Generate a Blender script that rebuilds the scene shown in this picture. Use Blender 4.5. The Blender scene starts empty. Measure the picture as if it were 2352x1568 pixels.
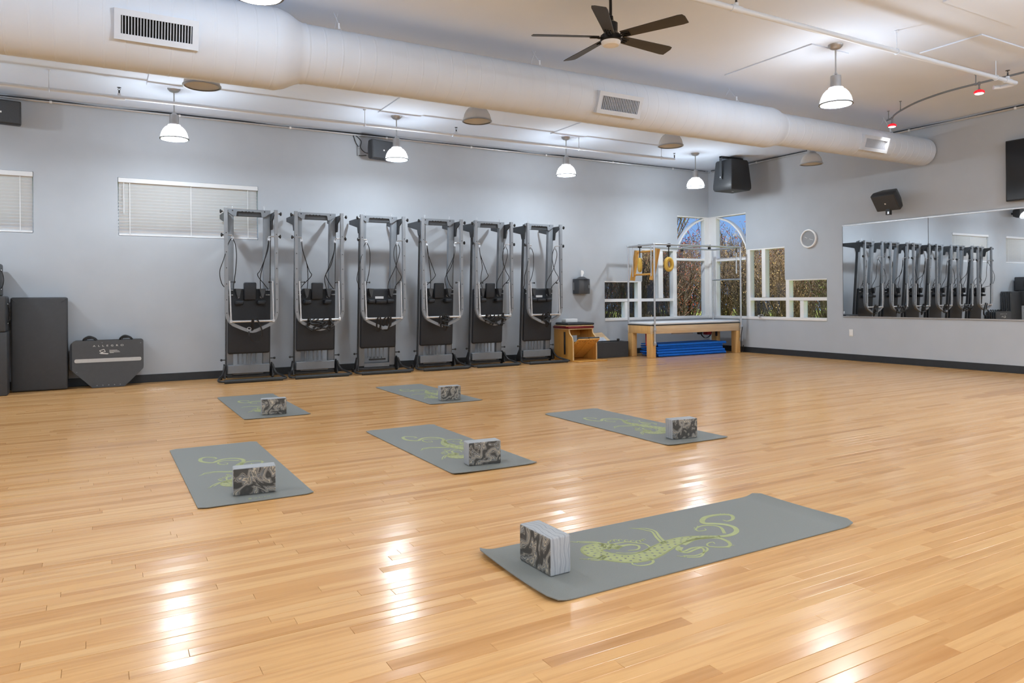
import bpy, bmesh, math, random
from mathutils import Vector, Matrix

# ------------------------------------------------------------------ camera, world, sun, exposure
S = bpy.context.scene
COL = S.collection
random.seed(7)
cam_d = bpy.data.cameras.new('camera')
cam = bpy.data.objects.new('camera', cam_d)
COL.objects.link(cam)
CX, CY, CH = -10.9995, -10.9585, 1.1046
YAW, ROLL, FPX, PY = 1.04944, -0.00857, 1662.785, 683.03
cam_d.sensor_fit = 'HORIZONTAL'
cam_d.sensor_width = 36.0
cam_d.lens = FPX / 2352 * 36.0
cam_d.shift_y = -(784 - PY) / 2352
cam_d.clip_start = 0.05
cam_d.clip_end = 200
Fv = Vector((math.cos(YAW), math.sin(YAW), 0))
Rv = Vector((math.sin(YAW), -math.cos(YAW), 0))
Uv = Vector((0, 0, 1))
R2 = math.cos(ROLL) * Rv + math.sin(ROLL) * Uv
U2 = -math.sin(ROLL) * Rv + math.cos(ROLL) * Uv
cam.matrix_world = Matrix(((R2.x, U2.x, -Fv.x, CX), (R2.y, U2.y, -Fv.y, CY), (R2.z, U2.z, -Fv.z, CH), (0, 0, 0, 1)))
S.camera = cam

S.view_settings.view_transform = 'Standard'
S.view_settings.look = 'None'
S.view_settings.gamma = 1.0
S.view_settings.use_curve_mapping = False
S.view_settings.exposure = 0.15
try:
    S.cycles.use_denoising = True
    S.cycles.max_bounces = 6
    S.cycles.diffuse_bounces = 4
    S.cycles.glossy_bounces = 3
    S.cycles.use_adaptive_sampling = True
    S.cycles.adaptive_threshold = 0.1
    S.cycles.transparent_max_bounces = 8
    S.cycles.caustics_reflective = False
    S.cycles.caustics_refractive = False
    S.cycles.sample_clamp_indirect = 6.0
except Exception:
    pass

world = bpy.data.worlds.new('clear_autumn_sky')
S.world = world
world.use_nodes = True
wn, wl = world.node_tree.nodes, world.node_tree.links
wn.clear()
w_out = wn.new('ShaderNodeOutputWorld')
w_bg = wn.new('ShaderNodeBackground')
w_tc = wn.new('ShaderNodeTexCoord')
w_sep = wn.new('ShaderNodeSeparateXYZ')
w_rmp = wn.new('ShaderNodeValToRGB')          # clear blue sky, paler at the horizon, the same all round
w_rmp.color_ramp.elements[0].position = 0.0
w_rmp.color_ramp.elements[0].color = (0.28, 0.48, 0.86, 1)
w_rmp.color_ramp.elements[1].position = 0.7
w_rmp.color_ramp.elements[1].color = (0.07, 0.20, 0.60, 1)
wl.new(w_tc.outputs['Generated'], w_sep.inputs[0])
wl.new(w_sep.outputs['Z'], w_rmp.inputs['Fac'])
w_bg.inputs['Strength'].default_value = 0.95
wl.new(w_rmp.outputs['Color'], w_bg.inputs['Color'])
wl.new(w_bg.outputs[0], w_out.inputs['Surface'])

sun_d = bpy.data.lights.new('sun', 'SUN')
sun_d.energy = 11.0
sun_d.angle = math.radians(0.6)
sun_d.color = (1.0, 0.95, 0.86)
sun = bpy.data.objects.new('sun', sun_d)
COL.objects.link(sun)
sun.rotation_euler = (math.radians(31), 0, math.radians(3))

LAMP_POWER = 80.0       # every lit pendant
TRACK_POWER = 26.0

# ------------------------------------------------------------------ materials
def lin(c):
    r = []
    for v in c[:3]:
        v = v / 255.0
        r.append(v / 12.92 if v <= 0.04045 else ((v + 0.055) / 1.055) ** 2.4)
    return (r[0], r[1], r[2], 1.0)

def new_mat(name):
    m = bpy.data.materials.new(name)
    m.use_nodes = True
    nt = m.node_tree
    b = nt.nodes['Principled BSDF']
    return m, nt, b

def pm(name, col, rough=0.5, metal=0.0, var=0.06, scale=12.0, bump=0.0, spec=0.5, coat=0.0, sheen=0.0, stretch=None):
    """procedural principled material: colour mottled by noise, optional noise bump"""
    m, nt, b = new_mat(name)
    N, L = nt.nodes, nt.links
    tc = N.new('ShaderNodeTexCoord')
    mp = N.new('ShaderNodeMapping')
    if stretch: mp.inputs['Scale'].default_value = stretch
    L.new(tc.outputs['Object'], mp.inputs['Vector'])
    nz = N.new('ShaderNodeTexNoise')
    nz.inputs['Scale'].default_value = scale
    nz.inputs['Detail'].default_value = 4
    L.new(mp.outputs[0], nz.inputs['Vector'])
    rp = N.new('ShaderNodeValToRGB')
    c = lin(col)
    rp.color_ramp.elements[0].position = 0.3
    rp.color_ramp.elements[1].position = 0.7
    rp.color_ramp.elements[0].color = tuple(max(0, x * (1 - var)) for x in c[:3]) + (1,)
    rp.color_ramp.elements[1].color = tuple(min(1, x * (1 + var)) for x in c[:3]) + (1,)
    L.new(nz.outputs['Fac'], rp.inputs['Fac'])
    L.new(rp.outputs['Color'], b.inputs['Base Color'])
    b.inputs['Roughness'].default_value = rough
    b.inputs['Metallic'].default_value = metal
    b.inputs['Specular IOR Level'].default_value = spec
    if coat:
        b.inputs['Coat Weight'].default_value = coat
        b.inputs['Coat Roughness'].default_value = 0.15
    if bump:
        bp = N.new('ShaderNodeBump')
        bp.inputs['Strength'].default_value = bump
        bp.inputs['Distance'].default_value = 0.004
        L.new(nz.outputs['Fac'], bp.inputs['Height'])
        L.new(bp.outputs[0], b.inputs['Normal'])
    return m

def emit_mat(name, col, strength):
    m, nt, b = new_mat(name)
    b.inputs['Base Color'].default_value = lin(col)
    b.inputs['Emission Color'].default_value = lin(col)
    b.inputs['Emission Strength'].default_value = strength
    b.inputs['Roughness'].default_value = 0.4
    return m

MT = {}
MT['wall'] = pm('grey_wall_paint', (179, 185, 192), 0.75, var=0.02, scale=3, spec=0.25)
MT['ceiling'] = pm('cool_white_ceiling_paint', (221, 232, 248), 0.85, var=0.012, scale=2, spec=0.2)
MT['duct'] = pm('cool_white_duct_paint', (212, 221, 234), 0.6, var=0.015, scale=4, spec=0.3, bump=0.05)
MT['white'] = pm('white_enamel', (236, 236, 236), 0.35, var=0.015, scale=6)
MT['pipe'] = pm('cool_white_pipe_paint', (220, 229, 241), 0.5, var=0.015, scale=8)
MT['plate'] = pm('white_plastic', (230, 230, 228), 0.4, var=0.01)
MT['baseboard'] = pm('black_rubber_cove', (38, 42, 46), 0.55, var=0.12, scale=9)
MT['black'] = pm('black_plastic', (34, 35, 37), 0.42, var=0.12, scale=20)
MT['speaker'] = pm('black_speaker_shell', (44, 46, 49), 0.5, var=0.08, scale=40, bump=0.1)
MT['grille'] = pm('dark_grille_cloth', (62, 65, 69), 0.6, var=0.15, scale=160)
MT['steel'] = pm('grey_painted_steel', (124, 130, 137), 0.42, var=0.05, scale=10, metal=0.15)
MT['steel_lit'] = pm('lit_side_grey_steel', (136, 141, 147), 0.4, var=0.04, scale=10, metal=0.15)  # grey steel made paler: light facing the tower frame, put into its colour
MT['steel_dark'] = pm('dark_grey_steel', (58, 61, 65), 0.45, var=0.08, scale=10, metal=0.1)
MT['alu'] = pm('brushed_aluminium', (202, 204, 207), 0.3, metal=0.75, var=0.05, scale=30)
MT['chrome'] = pm('satin_chrome', (196, 199, 204), 0.28, metal=0.7, var=0.03)
MT['vinyl'] = pm('black_vinyl_upholstery', (36, 40, 46), 0.5, var=0.06, scale=60, bump=0.08, spec=0.4)
MT['vinyl_box'] = pm('charcoal_vinyl', (58, 60, 63), 0.48, var=0.05, scale=25, bump=0.08, spec=0.4)
MT['board'] = pm('charcoal_board', (68, 70, 73), 0.55, var=0.04, scale=25)
MT['rope'] = pm('black_cord', (24, 24, 26), 0.7, var=0.2, scale=90)
MT['strap'] = pm('black_webbing', (20, 20, 22), 0.65, var=0.2, scale=80)
MT['foam'] = pm('charcoal_foam_grip', (52, 55, 57), 0.8, var=0.08, scale=50)
MT['mirror'] = pm('mirror_silver', (236, 239, 241), 0.01, metal=1.0, var=0.0)
MT['screen'] = pm('black_screen_glass', (12, 12, 13), 0.14, var=0.1, spec=0.6)
MT['fan'] = pm('black_fan_blade', (52, 52, 52), 0.42, var=0.06, scale=8)
MT['fan_metal'] = pm('black_fan_metal', (26, 26, 27), 0.3, var=0.08, metal=0.3)
MT['frost'] = pm('frosted_fan_glass', (235, 234, 232), 0.3, var=0.01)
MT['silver'] = pm('satin_nickel', (176, 177, 179), 0.32, metal=0.7, var=0.03)
MT['blue_mat'] = pm('blue_foam_mat', (16, 124, 240), 0.6, var=0.1, scale=30, bump=0.05)
MT['red'] = pm('burgundy_vinyl', (120, 26, 36), 0.42, var=0.08, scale=40)
MT['fleece'] = pm('yellow_fleece', (214, 176, 84), 0.95, var=0.2, scale=140, bump=0.7)
MT['paper'] = pm('white_paper', (232, 234, 236), 0.8, var=0.01)
MT['paper_print'] = pm('pale_printed_paper', (206, 216, 230), 0.8, var=0.05, scale=60)
MT['clock_face'] = pm('pale_grey_dial', (146, 149, 153), 0.35, var=0.03)
MT['mat'] = pm('grey_yoga_mat', (124, 127, 124), 0.62, var=0.045, scale=260, bump=0.15, spec=0.45)
MT['mat_print'] = pm('pale_green_mat_print', (160, 166, 116), 0.6, var=0.08, scale=30)
MT['ink'] = pm('white_print', (222, 222, 220), 0.5, var=0.05)
MT['band'] = pm('light_grey_band', (182, 182, 181), 0.5, var=0.03, scale=40)
MT['red_rubber'] = pm('red_rubber', (168, 28, 36), 0.5, var=0.1)
MT['hole'] = pm('dark_slot', (14, 14, 15), 0.8, var=0.1)
MT['vane'] = pm('vent_vane_white', (206, 214, 226), 0.5, var=0.02)
MT['tissue'] = pm('white_tissue', (238, 239, 240), 0.9, var=0.01)
MT['dispenser'] = pm('charcoal_dispenser', (62, 64, 68), 0.38, var=0.05, scale=10)

def wood_mat(name, c1, c2, scale=(1.5, 24, 24), rough=0.4):
    m, nt, b = new_mat(name)
    N, L = nt.nodes, nt.links
    tc = N.new('ShaderNodeTexCoord'); mp = N.new('ShaderNodeMapping')
    mp.inputs['Scale'].default_value = scale
    L.new(tc.outputs['Object'], mp.inputs['Vector'])
    nz = N.new('ShaderNodeTexNoise'); nz.inputs['Scale'].default_value = 1.4; nz.inputs['Detail'].default_value = 5
    L.new(mp.outputs[0], nz.inputs['Vector'])
    rp = N.new('ShaderNodeValToRGB')
    rp.color_ramp.elements[0].position = 0.32; rp.color_ramp.elements[1].position = 0.68
    rp.color_ramp.elements[0].color = lin(c1); rp.color_ramp.elements[1].color = lin(c2)
    L.new(nz.outputs['Fac'], rp.inputs['Fac'])
    L.new(rp.outputs['Color'], b.inputs['Base Color'])
    b.inputs['Roughness'].default_value = rough
    return m
MT['maple'] = wood_mat('pale_maple', (214, 186, 148), (228, 202, 166), (2, 30, 30))
MT['oak'] = wood_mat('honey_birch_ply', (196, 142, 66), (212, 160, 82), (24, 24, 2))
MT['oak_edge'] = wood_mat('pale_ply_edge', (214, 182, 134), (226, 196, 150), (30, 30, 30))
MT['cad_leg'] = wood_mat('golden_maple', (214, 168, 104), (226, 182, 120), (30, 30, 2))

# floor boards: tone per board from the attribute 'tone', grain drawn out along the board
def floor_mat():
    m, nt, b = new_mat('maple_strip_flooring')
    N, L = nt.nodes, nt.links
    at = N.new('ShaderNodeAttribute'); at.attribute_name = 'tone'
    geo = N.new('ShaderNodeNewGeometry')
    off = N.new('ShaderNodeVectorMath'); off.operation = 'ADD'
    mul = N.new('ShaderNodeVectorMath'); mul.operation = 'SCALE'; mul.inputs['Scale'].default_value = 37.0
    L.new(at.outputs['Color'], mul.inputs[0])
    L.new(geo.outputs['Position'], off.inputs[0]); L.new(mul.outputs[0], off.inputs[1])
    mp = N.new('ShaderNodeMapping'); mp.inputs['Scale'].default_value = (1.6, 34.0, 1.0)
    L.new(off.outputs[0], mp.inputs['Vector'])
    nz = N.new('ShaderNodeTexNoise'); nz.inputs['Scale'].default_value = 1.0; nz.inputs['Detail'].default_value = 6
    nz.inputs['Roughness'].default_value = 0.55
    L.new(mp.outputs[0], nz.inputs['Vector'])
    # board tone ramp
    rp = N.new('ShaderNodeValToRGB')
    els = rp.color_ramp.elements
    els[0].position = 0.0; els[0].color = lin((190, 140, 88))
    els[1].position = 1.0; els[1].color = lin((224, 178, 122))
    for p, c in ((0.18, (206, 154, 97)), (0.45, (215, 165, 108)), (0.75, (220, 172, 115))):
        e = els.new(p); e.color = lin(c)
    sep = N.new('ShaderNodeSeparateColor'); L.new(at.outputs['Color'], sep.inputs[0])
    L.new(sep.outputs[0], rp.inputs['Fac'])
    # grain darkening
    gr = N.new('ShaderNodeValToRGB')
    gr.color_ramp.elements[0].position = 0.28; gr.color_ramp.elements[0].color = (0.78, 0.71, 0.62, 1)
    gr.color_ramp.elements[1].position = 0.55; gr.color_ramp.elements[1].color = (1, 1, 1, 1)
    L.new(nz.outputs['Fac'], gr.inputs['Fac'])
    mx = N.new('ShaderNodeMix'); mx.data_type = 'RGBA'; mx.blend_type = 'MULTIPLY'; mx.inputs['Factor'].default_value = 0.8
    L.new(rp.outputs['Color'], mx.inputs[6]); L.new(gr.outputs['Color'], mx.inputs[7])
    # brown heartwood streaks on some boards
    mp2 = N.new('ShaderNodeMapping'); mp2.inputs['Scale'].default_value = (1.1, 13.0, 1.0)
    L.new(off.outputs[0], mp2.inputs['Vector'])
    n2 = N.new('ShaderNodeTexNoise'); n2.inputs['Scale'].default_value = 1.0; n2.inputs['Detail'].default_value = 3
    L.new(mp2.outputs[0], n2.inputs['Vector'])
    st = N.new('ShaderNodeValToRGB')
    st.color_ramp.elements[0].position = 0.60; st.color_ramp.elements[0].color = (0, 0, 0, 1)
    st.color_ramp.elements[1].position = 0.74; st.color_ramp.elements[1].color = (1, 1, 1, 1)
    L.new(n2.outputs['Fac'], st.inputs['Fac'])
    mx2 = N.new('ShaderNodeMix'); mx2.data_type = 'RGBA'
    mm = N.new('ShaderNodeMath'); mm.operation = 'MULTIPLY'; mm.inputs[1].default_value = 0.6
    L.new(st.outputs['Color'], mm.inputs[0])
    L.new(mm.outputs[0], mx2.inputs['Factor'])
    L.new(mx.outputs[2], mx2.inputs[6]); mx2.inputs[7].default_value = lin((184, 128, 74))
    L.new(mx2.outputs[2], b.inputs['Base Color'])
    b.inputs['Roughness'].default_value = 0.2
    b.inputs['Specular IOR Level'].default_value = 0.38
    n3 = N.new('ShaderNodeTexNoise'); n3.inputs['Scale'].default_value = 9.0
    L.new(geo.outputs['Position'], n3.inputs['Vector'])
    bp = N.new('ShaderNodeBump'); bp.inputs['Strength'].default_value = 0.05; bp.inputs['Distance'].default_value = 0.002
    L.new(n3.outputs['Fac'], bp.inputs['Height']); L.new(bp.outputs[0], b.inputs['Normal'])
    return m
MT['floor'] = floor_mat()
MT['subfloor'] = pm('dark_joint', (120, 84, 52), 0.8)

def marble_mat():
    """marbled foam: bold swirls on the two big faces, thin grey-blue layers round the edges"""
    m, nt, b = new_mat('marbled_foam')
    N, L = nt.nodes, nt.links
    tc = N.new('ShaderNodeTexCoord'); oi = N.new('ShaderNodeObjectInfo')
    ml = N.new('ShaderNodeMath'); ml.operation = 'MULTIPLY'; ml.inputs[1].default_value = 43.0
    L.new(oi.outputs['Random'], ml.inputs[0])
    ad = N.new('ShaderNodeVectorMath'); ad.operation = 'ADD'
    L.new(tc.outputs['Object'], ad.inputs[0]); L.new(ml.outputs[0], ad.inputs[1])
    n1 = N.new('ShaderNodeTexNoise'); n1.inputs['Scale'].default_value = 7.0; n1.inputs['Detail'].default_value = 2.5
    n1.inputs['Distortion'].default_value = 1.2
    L.new(ad.outputs[0], n1.inputs['Vector'])
    def warped(amount):
        sc = N.new('ShaderNodeVectorMath'); sc.operation = 'SCALE'; sc.inputs['Scale'].default_value = amount
        L.new(n1.outputs['Color'], sc.inputs[0])
        a2 = N.new('ShaderNodeVectorMath'); a2.operation = 'ADD'
        L.new(ad.outputs[0], a2.inputs[0]); L.new(sc.outputs[0], a2.inputs[1])
        return a2
    def ramp(stops):
        rp = N.new('ShaderNodeValToRGB'); els = rp.color_ramp.elements
        els[0].position = stops[0][0]; els[0].color = lin(stops[0][1])
        els[1].position = stops[-1][0]; els[1].color = lin(stops[-1][1])
        for p, c in stops[1:-1]:
            e = els.new(p); e.color = lin(c)
        return rp
    wv = N.new('ShaderNodeTexWave'); wv.wave_type = 'BANDS'; wv.bands_direction = 'DIAGONAL'
    wv.inputs['Scale'].default_value = 4.0; wv.inputs['Distortion'].default_value = 8.0
    wv.inputs['Detail'].default_value = 2.0; wv.inputs['Detail Scale'].default_value = 1.2
    L.new(warped(0.3).outputs[0], wv.inputs['Vector'])
    face = ramp([(0.0, (66, 65, 62)), (0.3, (80, 78, 74)), (0.42, (158, 152, 140)), (0.48, (84, 83, 80)), (0.62, (98, 98, 97)), (0.7, (176, 174, 168)), (0.76, (92, 92, 90)), (0.88, (120, 122, 124)), (0.94, (198, 186, 164)), (1.0, (110, 108, 104))])
    L.new(wv.outputs['Fac'], face.inputs['Fac'])
    ws = N.new('ShaderNodeTexWave'); ws.wave_type = 'BANDS'; ws.bands_direction = 'X'
    ws.inputs['Scale'].default_value = 13.0; ws.inputs['Distortion'].default_value = 5.0; ws.inputs['Detail'].default_value = 3.0
    ws.inputs['Detail Scale'].default_value = 0.35
    L.new(warped(0.05).outputs[0], ws.inputs['Vector'])
    side = ramp([(0.0, (148, 152, 156)), (0.3, (166, 170, 174)), (0.5, (178, 181, 184)), (0.62, (154, 158, 163)), (0.75, (182, 184, 186)), (1.0, (160, 164, 168))])
    L.new(ws.outputs['Fac'], side.inputs['Fac'])
    sp = N.new('ShaderNodeSeparateXYZ'); L.new(tc.outputs['Normal'], sp.inputs[0])
    ab = N.new('ShaderNodeMath'); ab.operation = 'ABSOLUTE'; L.new(sp.outputs['X'], ab.inputs[0])
    mr = N.new('ShaderNodeMapRange'); mr.inputs['From Min'].default_value = 0.55; mr.inputs['From Max'].default_value = 0.85
    L.new(ab.outputs[0], mr.inputs['Value'])
    mx = N.new('ShaderNodeMix'); mx.data_type = 'RGBA'
    L.new(mr.outputs[0], mx.inputs['Factor']); L.new(side.outputs['Color'], mx.inputs[6]); L.new(face.outputs['Color'], mx.inputs[7])
    L.new(mx.outputs[2], b.inputs['Base Color'])
    b.inputs['Roughness'].default_value = 0.75
    return m
MT['marble'] = marble_mat()

def glass_mat():
    m, nt, b = new_mat('window_glass')
    N, L = nt.nodes, nt.links
    N.remove(b)
    out = N['Material Output']
    tr = N.new('ShaderNodeBsdfTransparent'); tr.inputs[0].default_value = (0.93, 0.95, 0.96, 1)
    gl = N.new('ShaderNodeBsdfGlossy'); gl.inputs['Roughness'].default_value = 0.02
    fr = N.new('ShaderNodeFresnel'); fr.inputs['IOR'].default_value = 1.45
    mx = N.new('ShaderNodeMixShader')
    ge = N.new('ShaderNodeNewGeometry')            # thin pane: only the outer faces reflect
    inv = N.new('ShaderNodeMath'); inv.operation = 'SUBTRACT'; inv.inputs[0].default_value = 1.0
    L.new(ge.outputs['Backfacing'], inv.inputs[1])
    mu = N.new('ShaderNodeMath'); mu.operation = 'MULTIPLY'
    L.new(fr.outputs[0], mu.inputs[0]); L.new(inv.outputs[0], mu.inputs[1])
    L.new(mu.outputs[0], mx.inputs[0]); L.new(tr.outputs[0], mx.inputs[1]); L.new(gl.outputs[0], mx.inputs[2])
    L.new(mx.outputs[0], out.inputs['Surface'])
    return m
MT['glass'] = glass_mat()

def shade_mat(name, strength, clear0, clear1):
    """prismatic acrylic shade: clearer towards the rim, denser towards the top, glowing white when lit"""
    m, nt, b = new_mat(name)
    N, L = nt.nodes, nt.links
    out = N['Material Output']
    b.inputs['Base Color'].default_value = lin((226, 228, 230))
    b.inputs['Roughness'].default_value = 0.25
    b.inputs['Emission Color'].default_value = (1, 0.985, 0.96, 1)
    b.inputs['Emission Strength'].default_value = strength
    tr = N.new('ShaderNodeBsdfTransparent')
    tc = N.new('ShaderNodeTexCoord'); sp = N.new('ShaderNodeSeparateXYZ'); L.new(tc.outputs['Object'], sp.inputs[0])
    mr = N.new('ShaderNodeMapRange')
    mr.inputs['From Min'].default_value = 3.07 - 3.69 + 0.02; mr.inputs['From Max'].default_value = 3.07 - 3.69 + 0.13
    mr.inputs['To Min'].default_value = clear0; mr.inputs['To Max'].default_value = clear1
    L.new(sp.outputs['Z'], mr.inputs['Value'])
    mx = N.new('ShaderNodeMixShader'); L.new(mr.outputs[0], mx.inputs[0])
    L.new(b.outputs[0], mx.inputs[1]); L.new(tr.outputs[0], mx.inputs[2])
    L.new(mx.outputs[0], out.inputs['Surface'])
    return m
MT['shade_lit'] = shade_mat('lit_prismatic_shade', 0.9, 0.6, 0.5)
MT['shade_off'] = shade_mat('unlit_prismatic_shade', 0.0, 0.12, 0.12)
MT['bulb_lit'] = emit_mat('glowing_lamp', (255, 252, 245), 3.0)
MT['bulb_off'] = pm('white_lamp_glass', (226, 226, 226), 0.3)
MT['red_glass'] = emit_mat('glowing_red_glass', (232, 10, 34), 0.9)
MT['slat'] = pm('white_blind_slat', (220, 222, 225), 0.45, var=0.01)
b_ = MT['slat'].node_tree.nodes['Principled BSDF']
b_.inputs['Subsurface Weight'].default_value = 0.0

MT['bark'] = pm('olive_brown_bark', (116, 94, 68), 0.85, var=0.35, scale=6)
MT['bark2'] = pm('grey_brown_bark', (104, 88, 72), 0.85, var=0.35, scale=6)
MT['leaf'] = pm('russet_leaf', (164, 84, 46), 0.7, var=0.45, scale=5)
MT['leaf2'] = pm('tan_leaf', (170, 146, 96), 0.7, var=0.4, scale=5)
MT['leaf3'] = pm('red_autumn_leaf', (158, 64, 44), 0.7, var=0.4, scale=5)
MT['leaf_green'] = pm('dull_green_leaf', (120, 132, 66), 0.7, var=0.4, scale=5)
MT['lawn'] = pm('lawn_grass', (140, 156, 66), 0.9, var=0.4, scale=3, bump=0.4)

# ------------------------------------------------------------------ geometry helpers
def bx(bm, x0, x1, y0, y1, z0, z1, bev=0.0, seg=2, M=None):
    r = bmesh.ops.create_cube(bm, size=1.0)
    vs = r['verts']
    for v in vs:
        v.co.x = x0 if v.co.x < 0 else x1
        v.co.y = y0 if v.co.y < 0 else y1
        v.co.z = z0 if v.co.z < 0 else z1
    if bev > 0:
        es = list({e for v in vs for e in v.link_edges})
        r2 = bmesh.ops.bevel(bm, geom=es, offset=bev, segments=seg, profile=0.5, affect='EDGES')
        vs = list({v for f in r2['faces'] for v in f.verts} | {v for v in vs if v.is_valid})
    if M is not None:
        bmesh.ops.transform(bm, matrix=M, verts=[v for v in vs if v.is_valid])
    return vs

def frames(pts, closed=False):
    n = len(pts)
    T = []
    for i in range(n):
        if closed:
            t = pts[(i + 1) % n] - pts[i - 1]
        else:
            t = pts[min(i + 1, n - 1)] - pts[max(i - 1, 0)]
        T.append(t.normalized() if t.length > 1e-9 else Vector((0, 0, 1)))
    a = Vector((0, 0, 1)) if abs(T[0].z) < 0.9 else Vector((1, 0, 0))
    nrm = (a - T[0] * a.dot(T[0])).normalized()
    out = []
    for i in range(n):
        nrm = nrm - T[i] * nrm.dot(T[i])
        nrm = nrm.normalized() if nrm.length > 1e-6 else T[i].orthogonal().normalized()
        out.append((T[i], nrm.copy(), T[i].cross(nrm)))
    return out

def tube(bm, pts, r, n=8, closed=False, caps=True):
    pts = [Vector(p) for p in pts]
    fr = frames(pts, closed)
    rings = []
    for i, (p, (t, a, b)) in enumerate(zip(pts, fr)):
        rr = r[i] if isinstance(r, (list, tuple)) else r
        rings.append([bm.verts.new(p + (a * math.cos(2 * math.pi * k / n) + b * math.sin(2 * math.pi * k / n)) * rr) for k in range(n)])
    m = len(rings)
    for i in range(m if closed else m - 1):
        A, B = rings[i], rings[(i + 1) % m]
        for k in range(n):
            bm.faces.new((A[k], A[(k + 1) % n], B[(k + 1) % n], B[k]))
    if caps and not closed:
        bm.faces.new(rings[0][::-1]); bm.faces.new(rings[-1])

def band(bm, pts, w, h, side):
    """sweep a rectangular section; side = fixed direction of the width w"""
    pts = [Vector(p) for p in pts]
    side = Vector(side).normalized()
    n = len(pts); rings = []
    for i in range(n):
        t = (pts[min(i + 1, n - 1)] - pts[max(i - 1, 0)]).normalized()
        u = t.cross(side).normalized()
        p = pts[i]
        rings.append([bm.verts.new(p + side * (sx * w / 2) + u * (sy * h / 2)) for sx, sy in ((-1, -1), (1, -1), (1, 1), (-1, 1))])
    for i in range(n - 1):
        A, B = rings[i], rings[i + 1]
        for k in range(4):
            bm.faces.new((A[k], A[(k + 1) % 4], B[(k + 1) % 4], B[k]))
    bm.faces.new(rings[0][::-1]); bm.faces.new(rings[-1])

def lathe(bm, prof, n=24, M=None, cap=True):
    rings = []
    for r, z in prof:
        rings.append([bm.verts.new((r * math.cos(2 * math.pi * k / n), r * math.sin(2 * math.pi * k / n), z)) for k in range(n)])
    for A, B in zip(rings, rings[1:]):
        for k in range(n):
            bm.faces.new((A[k], A[(k + 1) % n], B[(k + 1) % n], B[k]))
    if cap:
        bm.faces.new(rings[0][::-1]); bm.faces.new(rings[-1])
    if M is not None:
        bmesh.ops.transform(bm, matrix=M, verts=[v for r in rings for v in r])

def prism(bm, poly, d0, d1, M=None):
    """polygon in (a, b) extruded along c from d0 to d1; M maps (a, b, c)"""
    lo = [bm.verts.new((a, b, d0)) for a, b in poly]
    hi = [bm.verts.new((a, b, d1)) for a, b in poly]
    n = len(poly)
    bm.faces.new(lo[::-1]); bm.faces.new(hi)
    for i in range(n):
        bm.faces.new((lo[i], lo[(i + 1) % n], hi[(i + 1) % n], hi[i]))
    if M is not None:
        bmesh.ops.transform(bm, matrix=M, verts=lo + hi)

def axes(o, a, b, c):
    """matrix with columns a, b, c and origin o"""
    a, b, c, o = Vector(a), Vector(b), Vector(c), Vector(o)
    return Matrix(((a.x, b.x, c.x, o.x), (a.y, b.y, c.y, o.y), (a.z, b.z, c.z, o.z), (0, 0, 0, 1)))

def arc(c, r, a0, a1, n, plane='xz', y=0.0):
    out = []
    for i in range(n + 1):
        a = math.radians(a0 + (a1 - a0) * i / n)
        u, v = c[0] + r * math.cos(a), c[1] + r * math.sin(a)
        out.append((u, y, v) if plane == 'xz' else (u, v, y) if plane == 'xy' else (y, u, v))
    return out

def smooth_path(pts, k=6):
    """Catmull-Rom through the points"""
    P = [Vector(p) for p in pts]
    P = [P[0] * 2 - P[1]] + P + [P[-1] * 2 - P[-2]]
    out = []
    for i in range(1, len(P) - 2):
        for j in range(k):
            t = j / k
            a, b, c, d = P[i - 1], P[i], P[i + 1], P[i + 2]
            out.append(0.5 * ((2 * b) + (c - a) * t + (2 * a - 5 * b + 4 * c - d) * t * t + (3 * b - a - 3 * c + d) * t ** 3))
    out.append(P[-2])
    return out

def finish(bm, name, mat, smooth=35):
    bmesh.ops.recalc_face_normals(bm, faces=bm.faces)
    me = bpy.data.meshes.new(name)
    bm.to_mesh(me); bm.free()
    me.materials.append(mat if not isinstance(mat, str) else MT[mat])
    if smooth:
        for p in me.polygons: p.use_smooth = True
        me.set_sharp_from_angle(angle=math.radians(smooth))
    return me

def obj(name, bm, mat, parent=None, smooth=35):
    me = finish(bm, name, mat, smooth)
    o = bpy.data.objects.new(name, me)
    COL.objects.link(o)
    if parent is not None: o.parent = parent
    return o

def tag(o, label, cat, group=None):
    o['label'] = label; o['category'] = cat
    if group: o['group'] = group
    return o

def thing(name, label, cat, loc=(0, 0, 0), rz=0.0, group=None):
    o = bpy.data.objects.new(name, None)
    COL.objects.link(o)
    o.location = loc; o.rotation_euler = (0, 0, rz)
    o.empty_display_size = 0.1
    return tag(o, label, cat, group)

def struct(o):
    o['kind'] = 'structure'
    return o

def nb(): return bmesh.new()

def one(fn, *a, **k):
    bm = nb(); fn(bm, *a, **k); return bm

def copy_tree(o, parent=None):
    c = o.copy(); COL.objects.link(c); c.parent = parent
    for ch in list(o.children): copy_tree(ch, c)
    return c

def T(x, y, z): return Matrix.Translation((x, y, z))
def RX(d): return Matrix.Rotation(math.radians(d), 4, 'X')
def RY(d): return Matrix.Rotation(math.radians(d), 4, 'Y')
def RZ(d): return Matrix.Rotation(math.radians(d), 4, 'Z')

H = 3.69
XW, YW = -16.4, -14.4

# ------------------------------------------------------------------ floor of maple strips
def screen(p):
    d = Vector(p) - Vector((CX, CY, CH))
    z = d.dot(Fv)
    if z < 0.3: return None
    return 1176 + FPX * d.dot(R2) / z, PY - FPX * d.dot(U2) / z, z

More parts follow.
